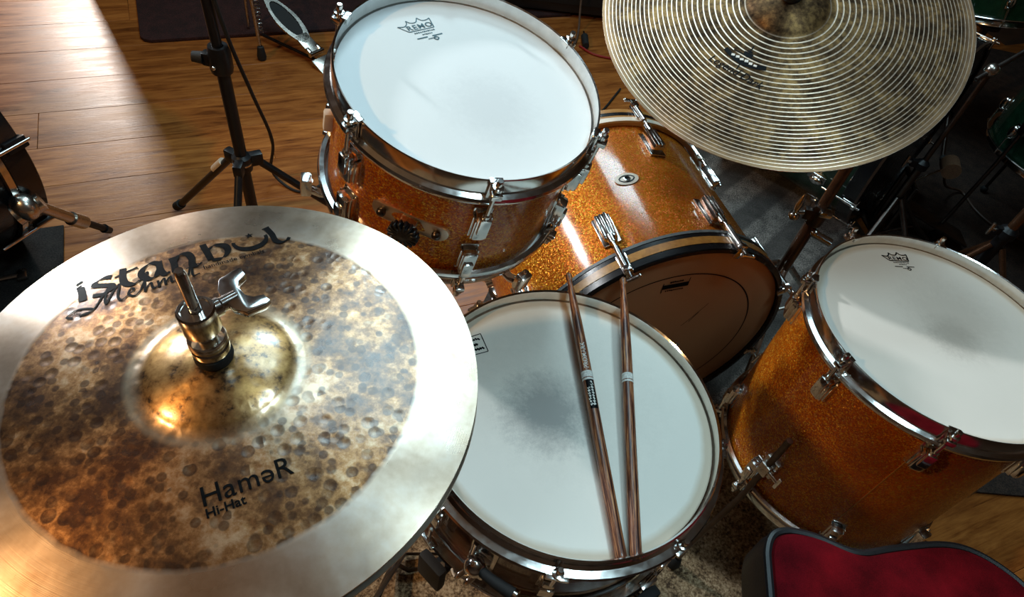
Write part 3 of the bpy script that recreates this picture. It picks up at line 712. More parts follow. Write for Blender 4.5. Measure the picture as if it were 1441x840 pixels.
# badge with air hole
MBg = RZ(90 + 10.5) @ T(0.2538, 0, -0.205)
el = [(0.0225 * math.cos(R(t)), 0.0155 * math.sin(R(t))) for t in range(0, 360, 12)]
g = Geo(); g.prism(el, 0.0, 0.0018, M=YZ, bev=0.0005); bg = obj('badge', g, MAT['cream_plastic'], bd, MBg)
g = Geo(); g.lathe([(0.0042, 0.0016), (0.0066, 0.0022), (0.0066, 0.0036), (0.0042, 0.0040)], 20, closed=True, M=YZ); obj('air_hole_grommet', g, MAT['chrome'], bg)
g = Geo(); g.lathe([(1e-4, 0.0021), (0.0042, 0.0021)], 20, M=YZ); obj('air_hole', g, MAT['felt'], bg)
V, F = stroke_flat([[(-0.015, 0), (-0.009, 0.0062), (0, 0.0085), (0.009, 0.0062), (0.015, 0)], [(-0.015, -0.001), (-0.009, -0.0066), (0, -0.0088), (0.009, -0.0066), (0.015, -0.001)]], 0.0028, 0.0028)
g = Geo(); g.add([(x, y, 0.0021) for x, y, z in V], F, YZ); obj('badge_print', g, MAT['print'], bg, smooth=False)
# batter head markings: control ring, printed box, scuff
g = Geo(); g.lathe([(0.196, -0.0076), (0.1985, -0.0076)], 112); obj('control_ring', g, MAT['print'], bd, smooth=False)
ln = [stroke_flat([[(-0.5, 0.0), (0.5, 0.0)]], 0.22, 0.22), stroke_flat([[(-0.5, -0.30), (-0.5, 0.22)], [(0.5, -0.1), (0.5, 0.32)]], 0.03, 0.03)]
for yy, sz, hw, n in ((0.16, 0.12, 0.26, 7), (-0.27, 0.09, 0.36, 9)): ln.append(tiny_print(-hw, hw, yy, sz, n))
V = []; F = []
for v, f in ln:
    b = len(V); V += v; F += [tuple(i + b for i in q) for q in f]
obj('printed_logo', join(place((V, F), (-0.012, 0.172), 4, 0.050, flat(-0.0076))), MAT['print'], bd)
V, F = stroke_flat([[(0.045, 0.045), (0.065, 0.075), (0.082, 0.105)], [(0.058, 0.055), (0.070, 0.082)]], 0.0008, 0.0016)
obj('scuff_mark', join(([(x, y, -0.0075) for x, y, z in V], F)), MAT['print'], bd)
# spurs
for s, a in ((1, 20), (-1, 160)):
    sp_ = obj('spur', Geo().rod((0.250, 0, -0.30), (0.268, 0, -0.30), 0.016, seg=16).tube([(0.262, 0, -0.30), (0.285, 0.0, -0.33), (0.300, 0.0, -0.36)], 0.006, 10), MAT['chrome'], bd, RZ(a - s * 42))

# ------------------------------------------------------------------ cymbals
def bow(Rc, rb, hb_, ht, rh=0.006, p=1.6):
    def f(r):
        if r >= rb: return hb_ * (1 - min(1.0, (r - rb) / (Rc - rb)) ** p * 1.0)
        t = max(0.0, 1 - (r / rb) ** 2)
        return hb_ + ht * t ** 0.8
    return f
def cymbal_geo(Rc, rb, f, th=0.0014, seg=128, flip=1):
    rs = [0.006 + (rb - 0.006) * i / 12 for i in range(12)] + [rb + (Rc - rb) * (i / 22) for i in range(23)]
    top = [(r, flip * f(r)) for r in rs]; bot = [(r, flip * (f(r) - th)) for r in reversed(rs)]
    g = Geo(); g.lathe(top + bot, seg, closed=True); return g
MH = frame((-0.186, 0.245, 0.854), (-0.05, -0.019, 0.999))
hatf = bow(0.178, 0.052, 0.0115, 0.0135)
hat = thing('hi_hat_cymbal', 'large upper hi-hat cymbal with mottled brown centre and bright polished rim', 'cymbal', MH)
obj('cymbal_disc', cymbal_geo(0.178, 0.052, hatf), MAT['hat'], hat)
# "istanbul" in pen-stroke uncials, crescent and star for the u
def shift(sts, dx):
    o = []
    for s in sts:
        d = dict(s) if isinstance(s, dict) else {'p': s}; d['p'] = [(x + dx, y) for x, y in d['p']]; o.append(d)
    return o
I_ = [dict(p=[(0.0, 0.0), (0.02, 0.45), (0.0, 0.80)], w0=0.24, w1=0.26), dict(p=[(-0.12, 0.80), (0.06, 0.88)], w0=0.08, w1=0.10), dict(p=[(-0.12, 1.00), (0.10, 1.14)], w0=0.09, w1=0.16)]
S_ = [dict(p=[(0.62, 0.84), (0.40, 0.92), (0.12, 0.80), (0.10, 0.62), (0.36, 0.48), (0.58, 0.34), (0.50, 0.10), (0.22, 0.02), (-0.06, 0.10)])]
T_ = [dict(p=[(0.10, 1.12), (0.02, 0.60), (0.06, 0.22), (0.30, 0.04), (0.58, 0.16)]), dict(p=[(-0.22, 0.74), (0.0, 0.80), (0.56, 0.94)], w0=0.07, w1=0.13)]
A_ = [dict(p=[(0.60, 0.84), (0.34, 0.92), (0.06, 0.70), (0.0, 0.36), (0.18, 0.06), (0.42, 0.10), (0.62, 0.50)]), dict(p=[(0.64, 0.92), (0.62, 0.40), (0.72, 0.04), (0.90, 0.10)], w0=0.10, w1=0.24)]
N_ = [dict(p=[(0.02, 0.90), (0.04, 0.45), (0.0, 0.0)], w0=0.22, w1=0.24), dict(p=[(0.06, 0.62), (0.28, 0.92), (0.54, 0.88), (0.64, 0.55), (0.60, 0.14), (0.74, 0.0), (0.92, 0.10)])]
B_ = [dict(p=[(0.0, 1.18), (0.06, 0.6), (0.10, 0.10)], w0=0.20, w1=0.24), dict(p=[(0.08, 0.70), (0.36, 0.92), (0.70, 0.74), (0.74, 0.36), (0.50, 0.04), (0.12, 0.06)])]
L_ = [dict(p=[(0.02, 1.22), (0.12, 0.70), (0.14, 0.26), (0.30, 0.06), (0.52, 0.10), (0.66, 0.24)], w0=0.06, w1=0.24), dict(p=[(-0.14, 1.16), (0.14, 1.26)], w0=0.06, w1=0.06)]
word = []
for sts, dx in ((I_, 0.06), (S_, 0.44), (T_, 1.38), (A_, 2.00), (N_, 3.06), (B_, 4.20), (L_, 6.50)): word += shift(sts, dx)
V, F = stroke_flat(word, 0.05, 0.27, R(25))
def crescent(cx_, cy_, r):
    n = 24; vs = []; fs = []
    for i in range(n + 1):
        a = R(168 + (372 - 168) * i / n); a2 = R(174 + (366 - 174) * i / n)
        vs += [(cx_ + r * math.cos(a), cy_ + r * math.sin(a), 0), (cx_ + 0.80 * r * math.cos(a2), cy_ + 0.06 * r + 0.66 * r * math.sin(a2), 0)]
    return vs, [(2 * i, 2 * i + 1, 2 * i + 3, 2 * i + 2) for i in range(n)]
def star(cx_, cy_, r):
    vs = [(cx_, cy_, 0)] + [(cx_ + (r if i % 2 == 0 else 0.40 * r) * math.cos(R(90 + 36 * i)), cy_ + (r if i % 2 == 0 else 0.40 * r) * math.sin(R(90 + 36 * i)), 0) for i in range(10)]
    return vs, [(0, 1 + i, 1 + (i + 1) % 10) for i in range(10)]
for v, f in (crescent(5.80, 0.66, 0.66), star(5.84, 0.98, 0.17)):
    b = len(V); V += v; F += [tuple(i + b for i in q) for q in f]
pr = [place((V, F), (-0.1235, 0.0365), 38.2, 0.0198, hatf, 0.0005, 0.008, sx=1.10)]
scr = [[(0.0, 0.10), (-0.16, 0.26), (0.20, 0.42), (0.62, 0.24), (0.52, 0.12), (0.20, 0.10)], [(0.20, 0.10), (0.60, 0.10), (1.00, 0.60), (1.28, 1.00)], [(1.28, 1.00), (1.10, 0.50), (1.08, 0.20)], [(1.08, 0.20), (1.40, 0.70), (1.66, 1.0), (1.50, 0.40), (1.58, 0.14), (1.80, 0.26)],
       [(1.80, 0.26), (2.04, 0.44), (1.96, 0.56), (1.84, 0.30), (2.02, 0.12), (2.24, 0.30)], [(2.24, 0.30), (2.62, 1.06), (2.50, 1.0), (2.36, 0.14)], [(2.38, 0.22), (2.62, 0.50), (2.64, 0.20), (2.84, 0.20)],
       [(2.86, 0.50), (2.84, 0.14)], [(2.86, 0.24), (3.06, 0.50), (3.06, 0.14)], [(3.08, 0.24), (3.28, 0.50), (3.28, 0.20), (3.44, 0.22)], [(3.44, 0.24), (3.70, 0.40), (3.60, 0.54), (3.48, 0.30), (3.64, 0.12), (3.86, 0.26)], [(3.86, 0.26), (4.14, 0.96), (4.00, 0.20), (4.24, 0.16)], [(3.86, 0.62), (4.34, 0.72)]]
pr.append(place(stroke_flat(scr, 0.035, 0.10, R(30)), (-0.1185, 0.0190), 40.5, 0.0212, hatf, 0.0005))
pr.append(place(text_flat('handmade cymbals', 1.0, 0.01), (-0.0515, 0.0845), 39, 0.0062, hatf, 0.0005))
# Ham(e)R / Hi-Hat, upright towards the bell
hm = Geo(); xo = 0.0
for ch in 'HameR':
    V, F = text_flat(ch, 1.0, 0.004); x0 = min(v[0] for v in V); adv = max(v[0] for v in V) - x0 + 0.10; V = [(x - x0, y, z) for x, y, z in V]
    if ch == 'e':
        xs = [v[0] for v in V]; ys = [v[1] for v in V]; mx, my = (min(xs) + max(xs)), (min(ys) + max(ys)); V = [(mx - x, my - y, z) for x, y, z in V]
    hm.add([(x + xo, y, z) for x, y, z in V], F); xo += adv
pr.append(place((hm.v, hm.f), (0.0318, -0.0938), 35.5, 0.0185, hatf, 0.0005, sx=0.98))
pr.append(place(text_flat('Hi-Hat', 1.0, 0.022), (0.0362, -0.1003), 35.5, 0.0085, hatf, 0.0005))
for q in pr: obj('printed_lettering', join(q), MAT['print'], hat, smooth=False)
lh = thing('hi_hat_cymbal', 'lower hi-hat cymbal just under the mottled one', 'cymbal', MH)
obj('cymbal_disc', cymbal_geo(0.1785, 0.052, hatf, flip=-1), MAT['hat'], lh, T(0, 0, -0.012))
# clutch
cl = thing('hi_hat_clutch', 'chrome clutch with wing screw on the hi-hat rod', 'clutch', MH @ T(0, 0, 0.0252))
obj('felt_washer', Geo().lathe([(0.004, 0.0), (0.0118, 0.0), (0.0128, 0.003), (0.0124, 0.008), (0.004, 0.009)], 32, closed=True), MAT['felt'], cl)
obj('lower_nut', Geo().lathe([(0.004, 0.009), (0.0118, 0.009), (0.0122, 0.0105), (0.0122, 0.0145), (0.0112, 0.0155), (0.0112, 0.0168), (0.0124, 0.0178), (0.0124, 0.0225), (0.0116, 0.0238), (0.004, 0.0238)], 36, closed=True), MAT['chrome'], cl)
obj('neck', Geo().lathe([(0.004, 0.0238), (0.0062, 0.0240), (0.0062, 0.0315), (0.004, 0.0315)], 28, closed=True), MAT['chrome'], cl)
bdy = obj('clutch_body', Geo().lathe([(0.0040, 0.0310), (0.0108, 0.0310), (0.0118, 0.0325), (0.0118, 0.0500), (0.0108, 0.0512), (0.0092, 0.0512), (0.0088, 0.0500), (0.0040, 0.0500)], 40, closed=True), MAT['chrome'], cl)
d = Vector((0.60, 0.80, 0.0)).normalized(); e = Vector((1, 0, 0)); e = (e - d * e.dot(d)).normalized(); q_ = d.cross(e)
MW = Matrix(((e.x, q_.x, d.x, 0), (e.y, q_.y, d.y, 0), (e.z, q_.z, d.z, 0), (0, 0, 0, 1))); MW.translation = Vector((0, 0, 0.043))
obj('screw_collar', Geo().lathe([(0.0030, 0.008), (0.0062, 0.008), (0.0062, 0.0145), (0.0048, 0.0160), (0.0030, 0.0160)], 24, closed=True, M=MW).rod((0, 0, 0.004), (0, 0, 0.020), 0.0032, M=MW), MAT['chrome'], bdy)
wp = [(-0.0190, 0.0090), (-0.0178, 0.0125), (-0.0110, 0.0120), (-0.0085, 0.0070), (-0.0040, 0.0048), (0.0040, 0.0048), (0.0085, 0.0070), (0.0110, 0.0120), (0.0178, 0.0125), (0.0190, 0.0090), (0.0175, -0.0005), (0.0100, -0.0045), (0.0, -0.0055), (-0.0100, -0.0045), (-0.0175, -0.0005)]
WY = Matrix(((1, 0, 0, 0), (0, 0, -1, 0), (0, 1, 0, 0.0245), (0, 0, 0, 1)))
obj('wing_screw', Geo().prism([(x * 1.02, y * 1.25) for x, y in wp], -0.0032, 0.0032, M=MW @ WY, bev=0.0014).rod((0, 0, 0.014), (0, 0, 0.026), 0.0050, M=MW), MAT['chrome'], bdy)

# hi-hat stand
hs = thing('hi_hat_stand', 'chrome hi-hat stand with dark flat legs and tall pull rod', 'stand', T(-0.145, 0.262, 0))
def hsl(p): return p[0] + 0.145, p[1] - 0.262, p[2]
top = MH @ Vector((0, 0, 0.1115)); bot = Vector((-0.145, 0.262, 0.06)); dirv = (top - bot).normalized()
low = MH @ Vector((0, 0, -0.045))
g = Geo(); g.tube([hsl(bot), hsl(top - dirv * 0.003), hsl(top)], [0.0036, 0.0036, 0.0026], 14); obj('pull_rod', g, MAT['chrome'], hs)
g = Geo(); g.rod(hsl(bot), hsl(low), 0.0125, seg=18); obj('tube', g, MAT['chrome'], hs)
g = Geo(); g.lathe([(0.0040, 0), (0.018, 0.0), (0.020, 0.008), (0.0135, 0.014), (0.0135, 0.02), (0.004, 0.02)], 28, closed=True, M=MH @ T(0, 0, -0.046)); g.v = [hsl(p) for p in g.v]; obj('cymbal_seat', g, MAT['chrome'], hs)
for pts in ([(-0.135, 0.285, 0.10), (-0.095, 0.45, 0.025), (-0.028, 0.466, 0.020)], [(-0.125, 0.272, 0.09), (-0.109, 0.430, 0.030), (-0.080, 0.424, 0.022), (-0.020, 0.447, 0.020)], [(-0.165, 0.25, 0.12), (-0.30, 0.17, 0.03), (-0.36, 0.14, 0.016)], [(-0.14, 0.25, 0.12), (-0.10, 0.12, 0.03), (-0.08, 0.06, 0.016)]):
    g = Geo(); g.tube([hsl(p) for p in pts], 0.0085, 8, flat=0.35); obj('leg', g, MAT['dark_metal'], hs)
g = Geo(); g.box((0, 0, 0.05), (0.05, 0.04, 0.07), 0.006); obj('base_casting', g, MAT['dark_metal'], hs)
g = Geo(); g.box((0.015, -0.15, 0.035), (0.085, 0.24, 0.010), 0.004, M=RX(-5)); obj('footboard', g, MAT['dull_chrome'], hs)

# ride
MR_ = frame((0.305, 1.039, 0.853), (-0.125, -0.395, 0.91))
ridef = bow(0.267, 0.060, 0.0150, 0.0170, p=1.4)
rd = thing('ride_cymbal', 'dark ride cymbal with pale concentric lathe lines hanging over the kit', 'cymbal', MR_)
obj('cymbal_disc', cymbal_geo(0.267, 0.060, ridef, 0.0016, 144), MAT['ride'], rd)
ship = [dict(p=[(-0.95, 0.04), (-0.3, -0.20), (0.3, -0.20), (0.95, 0.04)], w0=0.20, w1=0.20), dict(p=[(-0.62, 0.16), (0.62, 0.16)], w0=0.05, w1=0.05), dict(p=[(0, 0.10), (0, 0.72)], w0=0.06, w1=0.06), dict(p=[(-0.20, 0.26), (0.20, 0.26)], w0=0.16, w1=0.16), dict(p=[(-0.12, 0.40), (0.12, 0.40)], w0=0.07, w1=0.07), dict(p=[(-0.06, -0.30), (-0.06, -0.62)], w0=0.05, w1=0.05)]
pr = [place(stroke_flat(ship, 0.05, 0.05), (-0.0510, -0.1030), -24, 0.034, ridef, 0.0006, 0.008)]
obj('emblem_letters', join(place(tiny_print(-0.62, 0.62, -0.17, 0.16, 6), (-0.0510, -0.1030), -24, 0.034, ridef, 0.0010)), MAT['light_print'], rd, smooth=False)
pr.append(place(text_flat('Legend Dark', 1.0, 0.006, 'LEFT', shear=0.3), (-0.1030, -0.1105), -27, 0.0168, ridef, 0.0007, sx=0.98))
for q in pr: obj('printed_lettering', join(q), MAT['print'], rd, smooth=False)
# ride stand with boom
rs_ = thing('cymbal_stand', 'brown-reflecting cymbal stand with wing nut clamp rising behind the floor tom', 'stand', T(0.577, 1.153, 0))
g = Geo(); g.rod((0, 0, 0.05), (0, 0, 0.44), 0.0135, seg=20); obj('lower_tube', g, MAT['brown_reflect'], rs_)
g = Geo(); g.rod((0, 0, 0.43), (0, 0, 0.80), 0.0110, seg=20); obj('upper_tube', g, MAT['brown_reflect'], rs_)
cm = obj('tube_clamp', Geo().lathe([(0.0112, 0.405), (0.0185, 0.405), (0.0195, 0.415), (0.0195, 0.445), (0.0172, 0.452), (0.0112, 0.452)], 24, closed=True).box((-0.020, -0.004, 0.428), (0.022, 0.016, 0.026), 0.004), MAT['dark_metal'], rs_)
obj('wing_nut', Geo().rod((-0.020, -0.004, 0.430), (-0.046, -0.010, 0.428), 0.0050).ball((-0.048, -0.012, 0.420), 0.0115, 14, 8).tube([(-0.048, -0.012, 0.424), (-0.048, -0.010, 0.450), (-0.047, -0.006, 0.474)], [0.0080, 0.0130, 0.0050], 12, flat=0.5), MAT['chrome'], cm)
obj('clamp_bolt', Geo().box((0.004, -0.018, 0.446), (0.026, 0.020, 0.014), 0.004), MAT['chrome'], cm)
obj('memory_lock', Geo().rod((0.006, -0.016, 0.39), (0.046, -0.024, 0.380), 0.0095).ball((0.010, -0.016, 0.39), 0.0100, 12, 8), MAT['chrome'], cm)
rc = (MR_ @ Vector((0, 0, 0.050))) - Vector((0.577, 1.153, 0)); rl = (MR_ @ Vector((0, 0, -0.012))) - Vector((0.577, 1.153, 0))
g = Geo(); g.tube([(0.06, 0.03, 0.775), (0, 0, 0.785), rl + (rl - rc) * 0.9], 0.0075, 12); obj('boom_arm', g, MAT['chrome'], rs_)
g = Geo(); g.rod(rl + (rl - rc) * 0.9, rc, 0.0042, seg=12); obj('tilter_rod', g, MAT['dark_metal'], rs_)
g = Geo(); g.ball((0, 0, 0.785), 0.019, 18, 10); obj('boom_joint', g, MAT['dull_chrome'], rs_)
fM = Matrix.Translation((-0.577, -1.153, 0)) @ MR_
obj('felt_washer', Geo().lathe([(0.0042, 0.0325), (0.015, 0.0325), (0.0155, 0.038), (0.014, 0.044), (0.0042, 0.044)], 24, closed=True, M=fM), MAT['felt'], rs_)
obj('sleeve_nut', Geo().lathe([(0.0042, 0.044), (0.010, 0.044), (0.009, 0.055), (0.0042, 0.056)], 20, closed=True, M=fM), MAT['black_metal'], rs_)
for a in (20, 140, 262):
    g = Geo(); g.tube([(0.014, 0, 0.27), (0.14, 0, 0.14), (0.235, 0, 0.020)], 0.0075, 10); lg = obj('leg', g, MAT['dull_chrome'], rs_, RZ(a))
    g = Geo(); g.rod((0.014, 0, 0.10), (0.14, 0, 0.14), 0.004); obj('brace', g, MAT['dull_chrome'], lg)
    g = Geo(); g.ball((0.238, 0, 0.0205), 0.012, 12, 8); obj('rubber_foot', g, MAT['rubber'], lg)

# ------------------------------------------------------------------ drumsticks
def stick_prof(Ls):
    return [(1e-5, Ls), (0.0026, Ls - 0.0006), (0.0045, Ls - 0.004), (0.0048, Ls - 0.008), (0.0040, Ls - 0.0125), (0.0034, Ls - 0.016), (0.0040, Ls - 0.026), (0.0052, Ls - 0.050), (0.0064, Ls - 0.085), (0.0071, Ls - 0.125), (0.0071, 0.010), (0.0069, 0.004), (0.0060, 0.0008), (0.0046, 0.0), (1e-5, 0.0)]
def stick(b, t, label, long_mark):
    b, t = Vector(b), Vector(t); Ls = (t - b).length
    M = frame(b, t - b, (0, 0, 1))
    s = thing('drumstick', label, 'drumstick', M, 'drumsticks on the snare')
    g = Geo(); g.lathe(stick_prof(Ls), 28); obj('stick_body', g, MAT['stick_wood'], s, ang=60)
    rg_ = 0.0073; zr = Ls * 0.565
    def wrap(flat_, z0, sc, spin, up=True):
        V = []
        for x, y, z in flat_[0]:
            a = -y * sc / rg_ + spin
            V.append((rg_ * math.cos(a), rg_ * math.sin(a), z0 + x * sc))
        return V, flat_[1]
    g = Geo()
    for a0, a1 in ((0.0, 0.0088), (-0.0040, -0.0012)):
        g.lathe([(rg_, zr + a0), (rg_, zr + a1)], 28)
    if long_mark:
        V, F = wrap(text_flat('PROMARK', 1.0, 0.02, spacing=1.0), zr + 0.012, 0.0082, 0.22); g.add(V, F)
        V, F = wrap(tiny_print(0, 6.6, 0, 0.8, 9), zr - 0.040, 0.0052, 0.45); g.add(V, F)
        V, F = wrap(tiny_print(0, 5.4, 0, 0.8, 7), zr - 0.040, 0.0048, -0.20); g.add(V, F)
    obj('stick_print', g, MAT['light_print'], s, smooth=False)
    if long_mark:
        g = Geo(); n = 10; vs = []
        for i in range(n + 1):
            a = -0.75 + 1.5 * i / n
            vs += [((rg_ - 0.00008) * math.cos(a), (rg_ - 0.00008) * math.sin(a), zr - 0.044), ((rg_ - 0.00008) * math.cos(a), (rg_ - 0.00008) * math.sin(a), zr - 0.004)]
        g.add(vs, [(2 * i, 2 * i + 2, 2 * i + 3, 2 * i + 1) for i in range(n)]); obj('dark_label', g, MAT['print'], s)
    return s
stick((0.1695, 0.290, 0.5782), (0.069, 0.6668, 0.6000), 'scorched wooden drumstick with white lettering, on the left across the snare', True)
stick((0.1848, 0.295, 0.5775), (0.1465, 0.6818, 0.5985), 'scorched wooden drumstick without lettering, on the right across the snare', False)

# ------------------------------------------------------------------ throne
out = [(0.3730, 0.05), (0.3700, 0.20), (0.3700, 0.345), (0.3720, 0.376), (0.380, 0.394), (0.394, 0.4025), (0.412, 0.405), (0.436, 0.4035), (0.458, 0.398), (0.478, 0.3945), (0.497, 0.3965), (0.526, 0.407), (0.556, 0.417), (0.590, 0.427), (0.618, 0.431), (0.642, 0.428), (0.666, 0.418), (0.690, 0.401),
       (0.712, 0.372), (0.728, 0.33), (0.736, 0.26), (0.732, 0.16), (0.712, 0.06), (0.66, -0.03), (0.56, -0.07), (0.46, -0.05), (0.395, 0.0)]
sm = spline([(x, y, 0) for x, y in out] + [(out[0][0], out[0][1], 0)], 4)[:-1]
poly = [(p.x, p.y) for p in sm]
ctr = (0.555, 0.19)
def ins(k): return [(ctr[0] + (x - ctr[0]) * k, ctr[1] + (y - ctr[1]) * k) for x, y in poly]
th = thing('drum_throne', 'red velvet saddle-shaped drum throne with black vinyl sides', 'stool', T(0.555, 0.19, 0))
def thl(pts): return [(x - 0.555, y - 0.19) for x, y in pts]
g = Geo(); rings = []
for k, z in ((1.0, 0.494), (0.985, 0.5035), (0.94, 0.508), (0.8, 0.511), (0.55, 0.512), (0.25, 0.512)): rings.append([(x, y, z) for x, y in thl(ins(k))])
n = len(poly)
vs = [p for r in rings for p in r] + [(0, 0, 0.512)]
fs = [(i * n + j, i * n + (j + 1) % n, (i + 1) * n + (j + 1) % n, (i + 1) * n + j) for i in range(len(rings) - 1) for j in range(n)] + [((len(rings) - 1) * n + j, (len(rings) - 1) * n + (j + 1) % n, len(vs) - 1) for j in range(n)]
g.add(vs, fs); obj('velvet_top', g, MAT['velvet'], th)
g = Geo(); rings = []
for k, z in ((0.99, 0.496), (1.02, 0.492), (1.035, 0.470), (1.03, 0.425), (0.99, 0.405), (0.6, 0.402)): rings.append([(x, y, z) for x, y in thl(ins(k))])
vs = [p for r in rings for p in r]
fs = [(i * n + j, i * n + (j + 1) % n, (i + 1) * n + (j + 1) % n, (i + 1) * n + j) for i in range(len(rings) - 1) for j in range(n)] + [tuple(range((len(rings) - 1) * n, len(rings) * n))]
g.add(vs, fs); obj('vinyl_side', g, MAT['black_vinyl'], th)
g = Geo(); pp = [(x, y, 0.4965) for x, y in thl(ins(1.012))]; g.tube(pp + [pp[0]], 0.0052, 8, False); obj('piping', g, MAT['black_vinyl'], th)
g = Geo(); g.rod((0, 0, 0.10), (0, 0, 0.403), 0.014, seg=16); obj('post', g, MAT['chrome'], th)
for a in (30, 150, 270):
    g = Geo(); g.tube([(0.014, 0, 0.24), (0.12, 0, 0.12), (0.20, 0, 0.022)], 0.009, 10); lg = obj('leg', g, MAT['chrome'], th, RZ(a))
    g = Geo(); g.ball((0.204, 0, 0.023), 0.0125, 12, 8); obj('rubber_foot', g, MAT['rubber'], lg)

# ------------------------------------------------------------------ black tripod stand at the back left, and its cable
sb = thing('microphone_stand', 'black tripod stand on the wooden floor behind the hi-hat', 'stand', T(-0.628, 1.097, 0))
g = Geo(); g.rod((0.004, 0, 0.06), (-0.004, 0.0, 0.545), 0.0125, seg=18); obj('lower_tube', g, MAT['black_metal'], sb)
g = Geo(); g.rod((-0.004, 0, 0.53), (-0.016, 0.0, 0.90), 0.0100, seg=18); obj('upper_tube', g, MAT['black_metal'], sb)
cm = obj('height_clamp', Geo().lathe([(0.0125, 0.505), (0.020, 0.505), (0.0215, 0.512), (0.0215, 0.545), (0.018, 0.558), (0.0105, 0.558)], 24, closed=True, M=T(-0.004, 0, 0)).box((-0.026, -0.004, 0.530), (0.018, 0.020, 0.026), 0.004), MAT['black_metal'], sb)
obj('clamp_knob', Geo().rod((-0.034, -0.008, 0.531), (-0.052, -0.012, 0.532), 0.012, 0.010, 10), MAT['rubber'], cm)
obj('rivet', Geo().ball((-0.008, -0.0215, 0.522), 0.0042, 10, 6), MAT['chrome'], cm)
hub = obj('leg_hub', Geo().lathe([(0.0125, 0.270), (0.019, 0.270), (0.0205, 0.278), (0.0205, 0.304), (0.0125, 0.310)], 24, closed=True), MAT['black_metal'], sb)
obj('hub_band', Geo().lathe([(0.0200, 0.287), (0.0213, 0.287), (0.0213, 0.291), (0.0200, 0.291)], 24, closed=True), MAT['dull_chrome'], hub)
for a in (160, 38, 280):
    g = Geo(); g.rod((0.034, 0, 0.283), (0.262, 0, 0.018), 0.0085, seg=14); lg = obj('leg', g, MAT['black_metal'], sb, RZ(a))
    g = Geo(); g.box((0.028, 0, 0.292), (0.030, 0.020, 0.030), 0.005, M=T(0, 0, 0)); obj('leg_joint', g, MAT['black_metal'], lg)
    g = Geo(); g.rod((0.250, 0, 0.032), (0.270, 0, 0.012), 0.0120, seg=14); obj('rubber_foot', g, MAT['rubber'], lg)
    if a == 160:
        g = Geo(); g.rod((0.062, 0, 0.2592), (0.094, 0, 0.2225), 0.0090, seg=14); obj('white_label', g, MAT['cream_plastic'], lg)
def cable(name, pts, r, mat, label):
    g = Geo(); g.tube(spline(pts, 8), r, 8); return setp(obj(name, g, mat), label, 'cable')
cable('cable', [(-0.64, 1.083, 0.84), (-0.615, 1.10, 0.60), (-0.62, 1.17, 0.42), (-0.64, 1.27, 0.22), (-0.70, 1.36, 0.05), (-0.669, 1.357, 0.006), (-0.615, 1.345, 0.005), (-0.575, 1.40, 0.005), (-0.59, 1.50, 0.005), (-0.50, 1.60, 0.005)], 0.0038, MAT['rubber'], 'black cable hanging down the black tripod stand to the floor')

# ------------------------------------------------------------------ black bass drum at the left edge
a_ = 0.3; nl = Vector((math.sin(a_), math.cos(a_), 0)); hl = Vector((math.cos(a_), -math.sin(a_), 0))
ML_ = frame((-1.262, 1.035, 0.288), nl, (-hl.x, -hl.y, 0))
lb = thing('bass_drum', 'black bass drum with chrome claws and spur at the left edge', 'drum', ML_)
obj('shell', shell_geo(0.276, -0.44, -0.02), MAT['black_lacquer'], lb)
g = Geo(); g.lathe([(1e-4, -0.006), (0.276, -0.006), (0.277, -0.02)], 64); obj('drum_head', g, MAT['black_lacquer'], lb)
obj('hoop', wood_hoop(-0.050, 0.0, 0.288, 0.2775), MAT['black_lacquer'], lb)
obj('chrome_band', ring(0.2835, -0.064, -0.051, 0.005), MAT['chrome'], lb)
obj('hoop', wood_hoop(-0.46, -0.41, 0.288, 0.2775), MAT['black_lacquer'], lb)
f1 = None
for k in range(8):
    a = 167 + 45 * k
    M1 = RZ(a) @ T(0.2755, 0, -0.145); M2 = RZ(a) @ T(0.023, 0, 0)
    if f1 is None:
        f1 = (obj('lug', Geo().box((0.002, 0, 0), (0.006, 0.030, 0.055), 0.002).ball((0.012, 0, 0.004), 0.0145, 14, 8, 1.5), MAT['chrome'], lb, M1), obj('tension_rod', Geo().rod((0.272, 0, -0.115), (0.272, 0, 0.012), 0.0036), MAT['chrome'], lb, M2), obj('claw_hook', Geo().box((0.2685, 0, -0.014), (0.010, 0.024, 0.044), 0.004).box((0.262, 0, 0.004), (0.022, 0.020, 0.007), 0.003), MAT['black_metal'], lb, M2))
    else: inst(f1[0], lb, M1); inst(f1[1], lb, M2); inst(f1[2], lb, M2)
# spur: bracket on the shell, telescopic leg to the floor
def lbl(p): return tuple(ML_.inverted() @ Vector(p))
sq = obj('spur_bracket', Geo().ball(lbl((-0.995, 0.890, 0.235)), 0.030, 18, 10, 0.8).rod(lbl((-1.01, 0.875, 0.22)), lbl((-0.975, 0.915, 0.235)), 0.022, 0.018, 16), MAT['dull_chrome'], lb)
obj('spur_sleeve', Geo().rod(lbl((-0.990, 0.895, 0.245)), lbl((-0.990, 0.985, 0.118)), 0.0120, seg=16), MAT['dull_chrome'], sq)
obj('spur_collar', Geo().rod(lbl((-0.990, 0.977, 0.128)), lbl((-0.990, 1.006, 0.090)), 0.0155, seg=16), MAT['dull_chrome'], sq)
obj('spur_leg', Geo().rod(lbl((-0.990, 0.998, 0.102)), lbl((-0.990, 1.053, 0.028)), 0.0080, seg=14).rod(lbl((-0.990, 1.053, 0.028)), lbl((-0.990, 1.068, 0.008)), 0.0110, 0.008, 14), MAT['black_metal'], sq)
kM = T(-1.095, 0.873, 0.0165) @ RZ(35)
dk = thing('drum_key', 'small grey drum key lying on the black rug', 'drum key', kM)
obj('key_wing', Geo().box((0.014, 0, 0), (0.020, 0.030, 0.009), 0.003), MAT['dull_chrome'], dk)
obj('key_shank', Geo().rod((0.006, 0, 0), (-0.030, 0, 0), 0.0050, seg=8), MAT['dull_chrome'], dk)

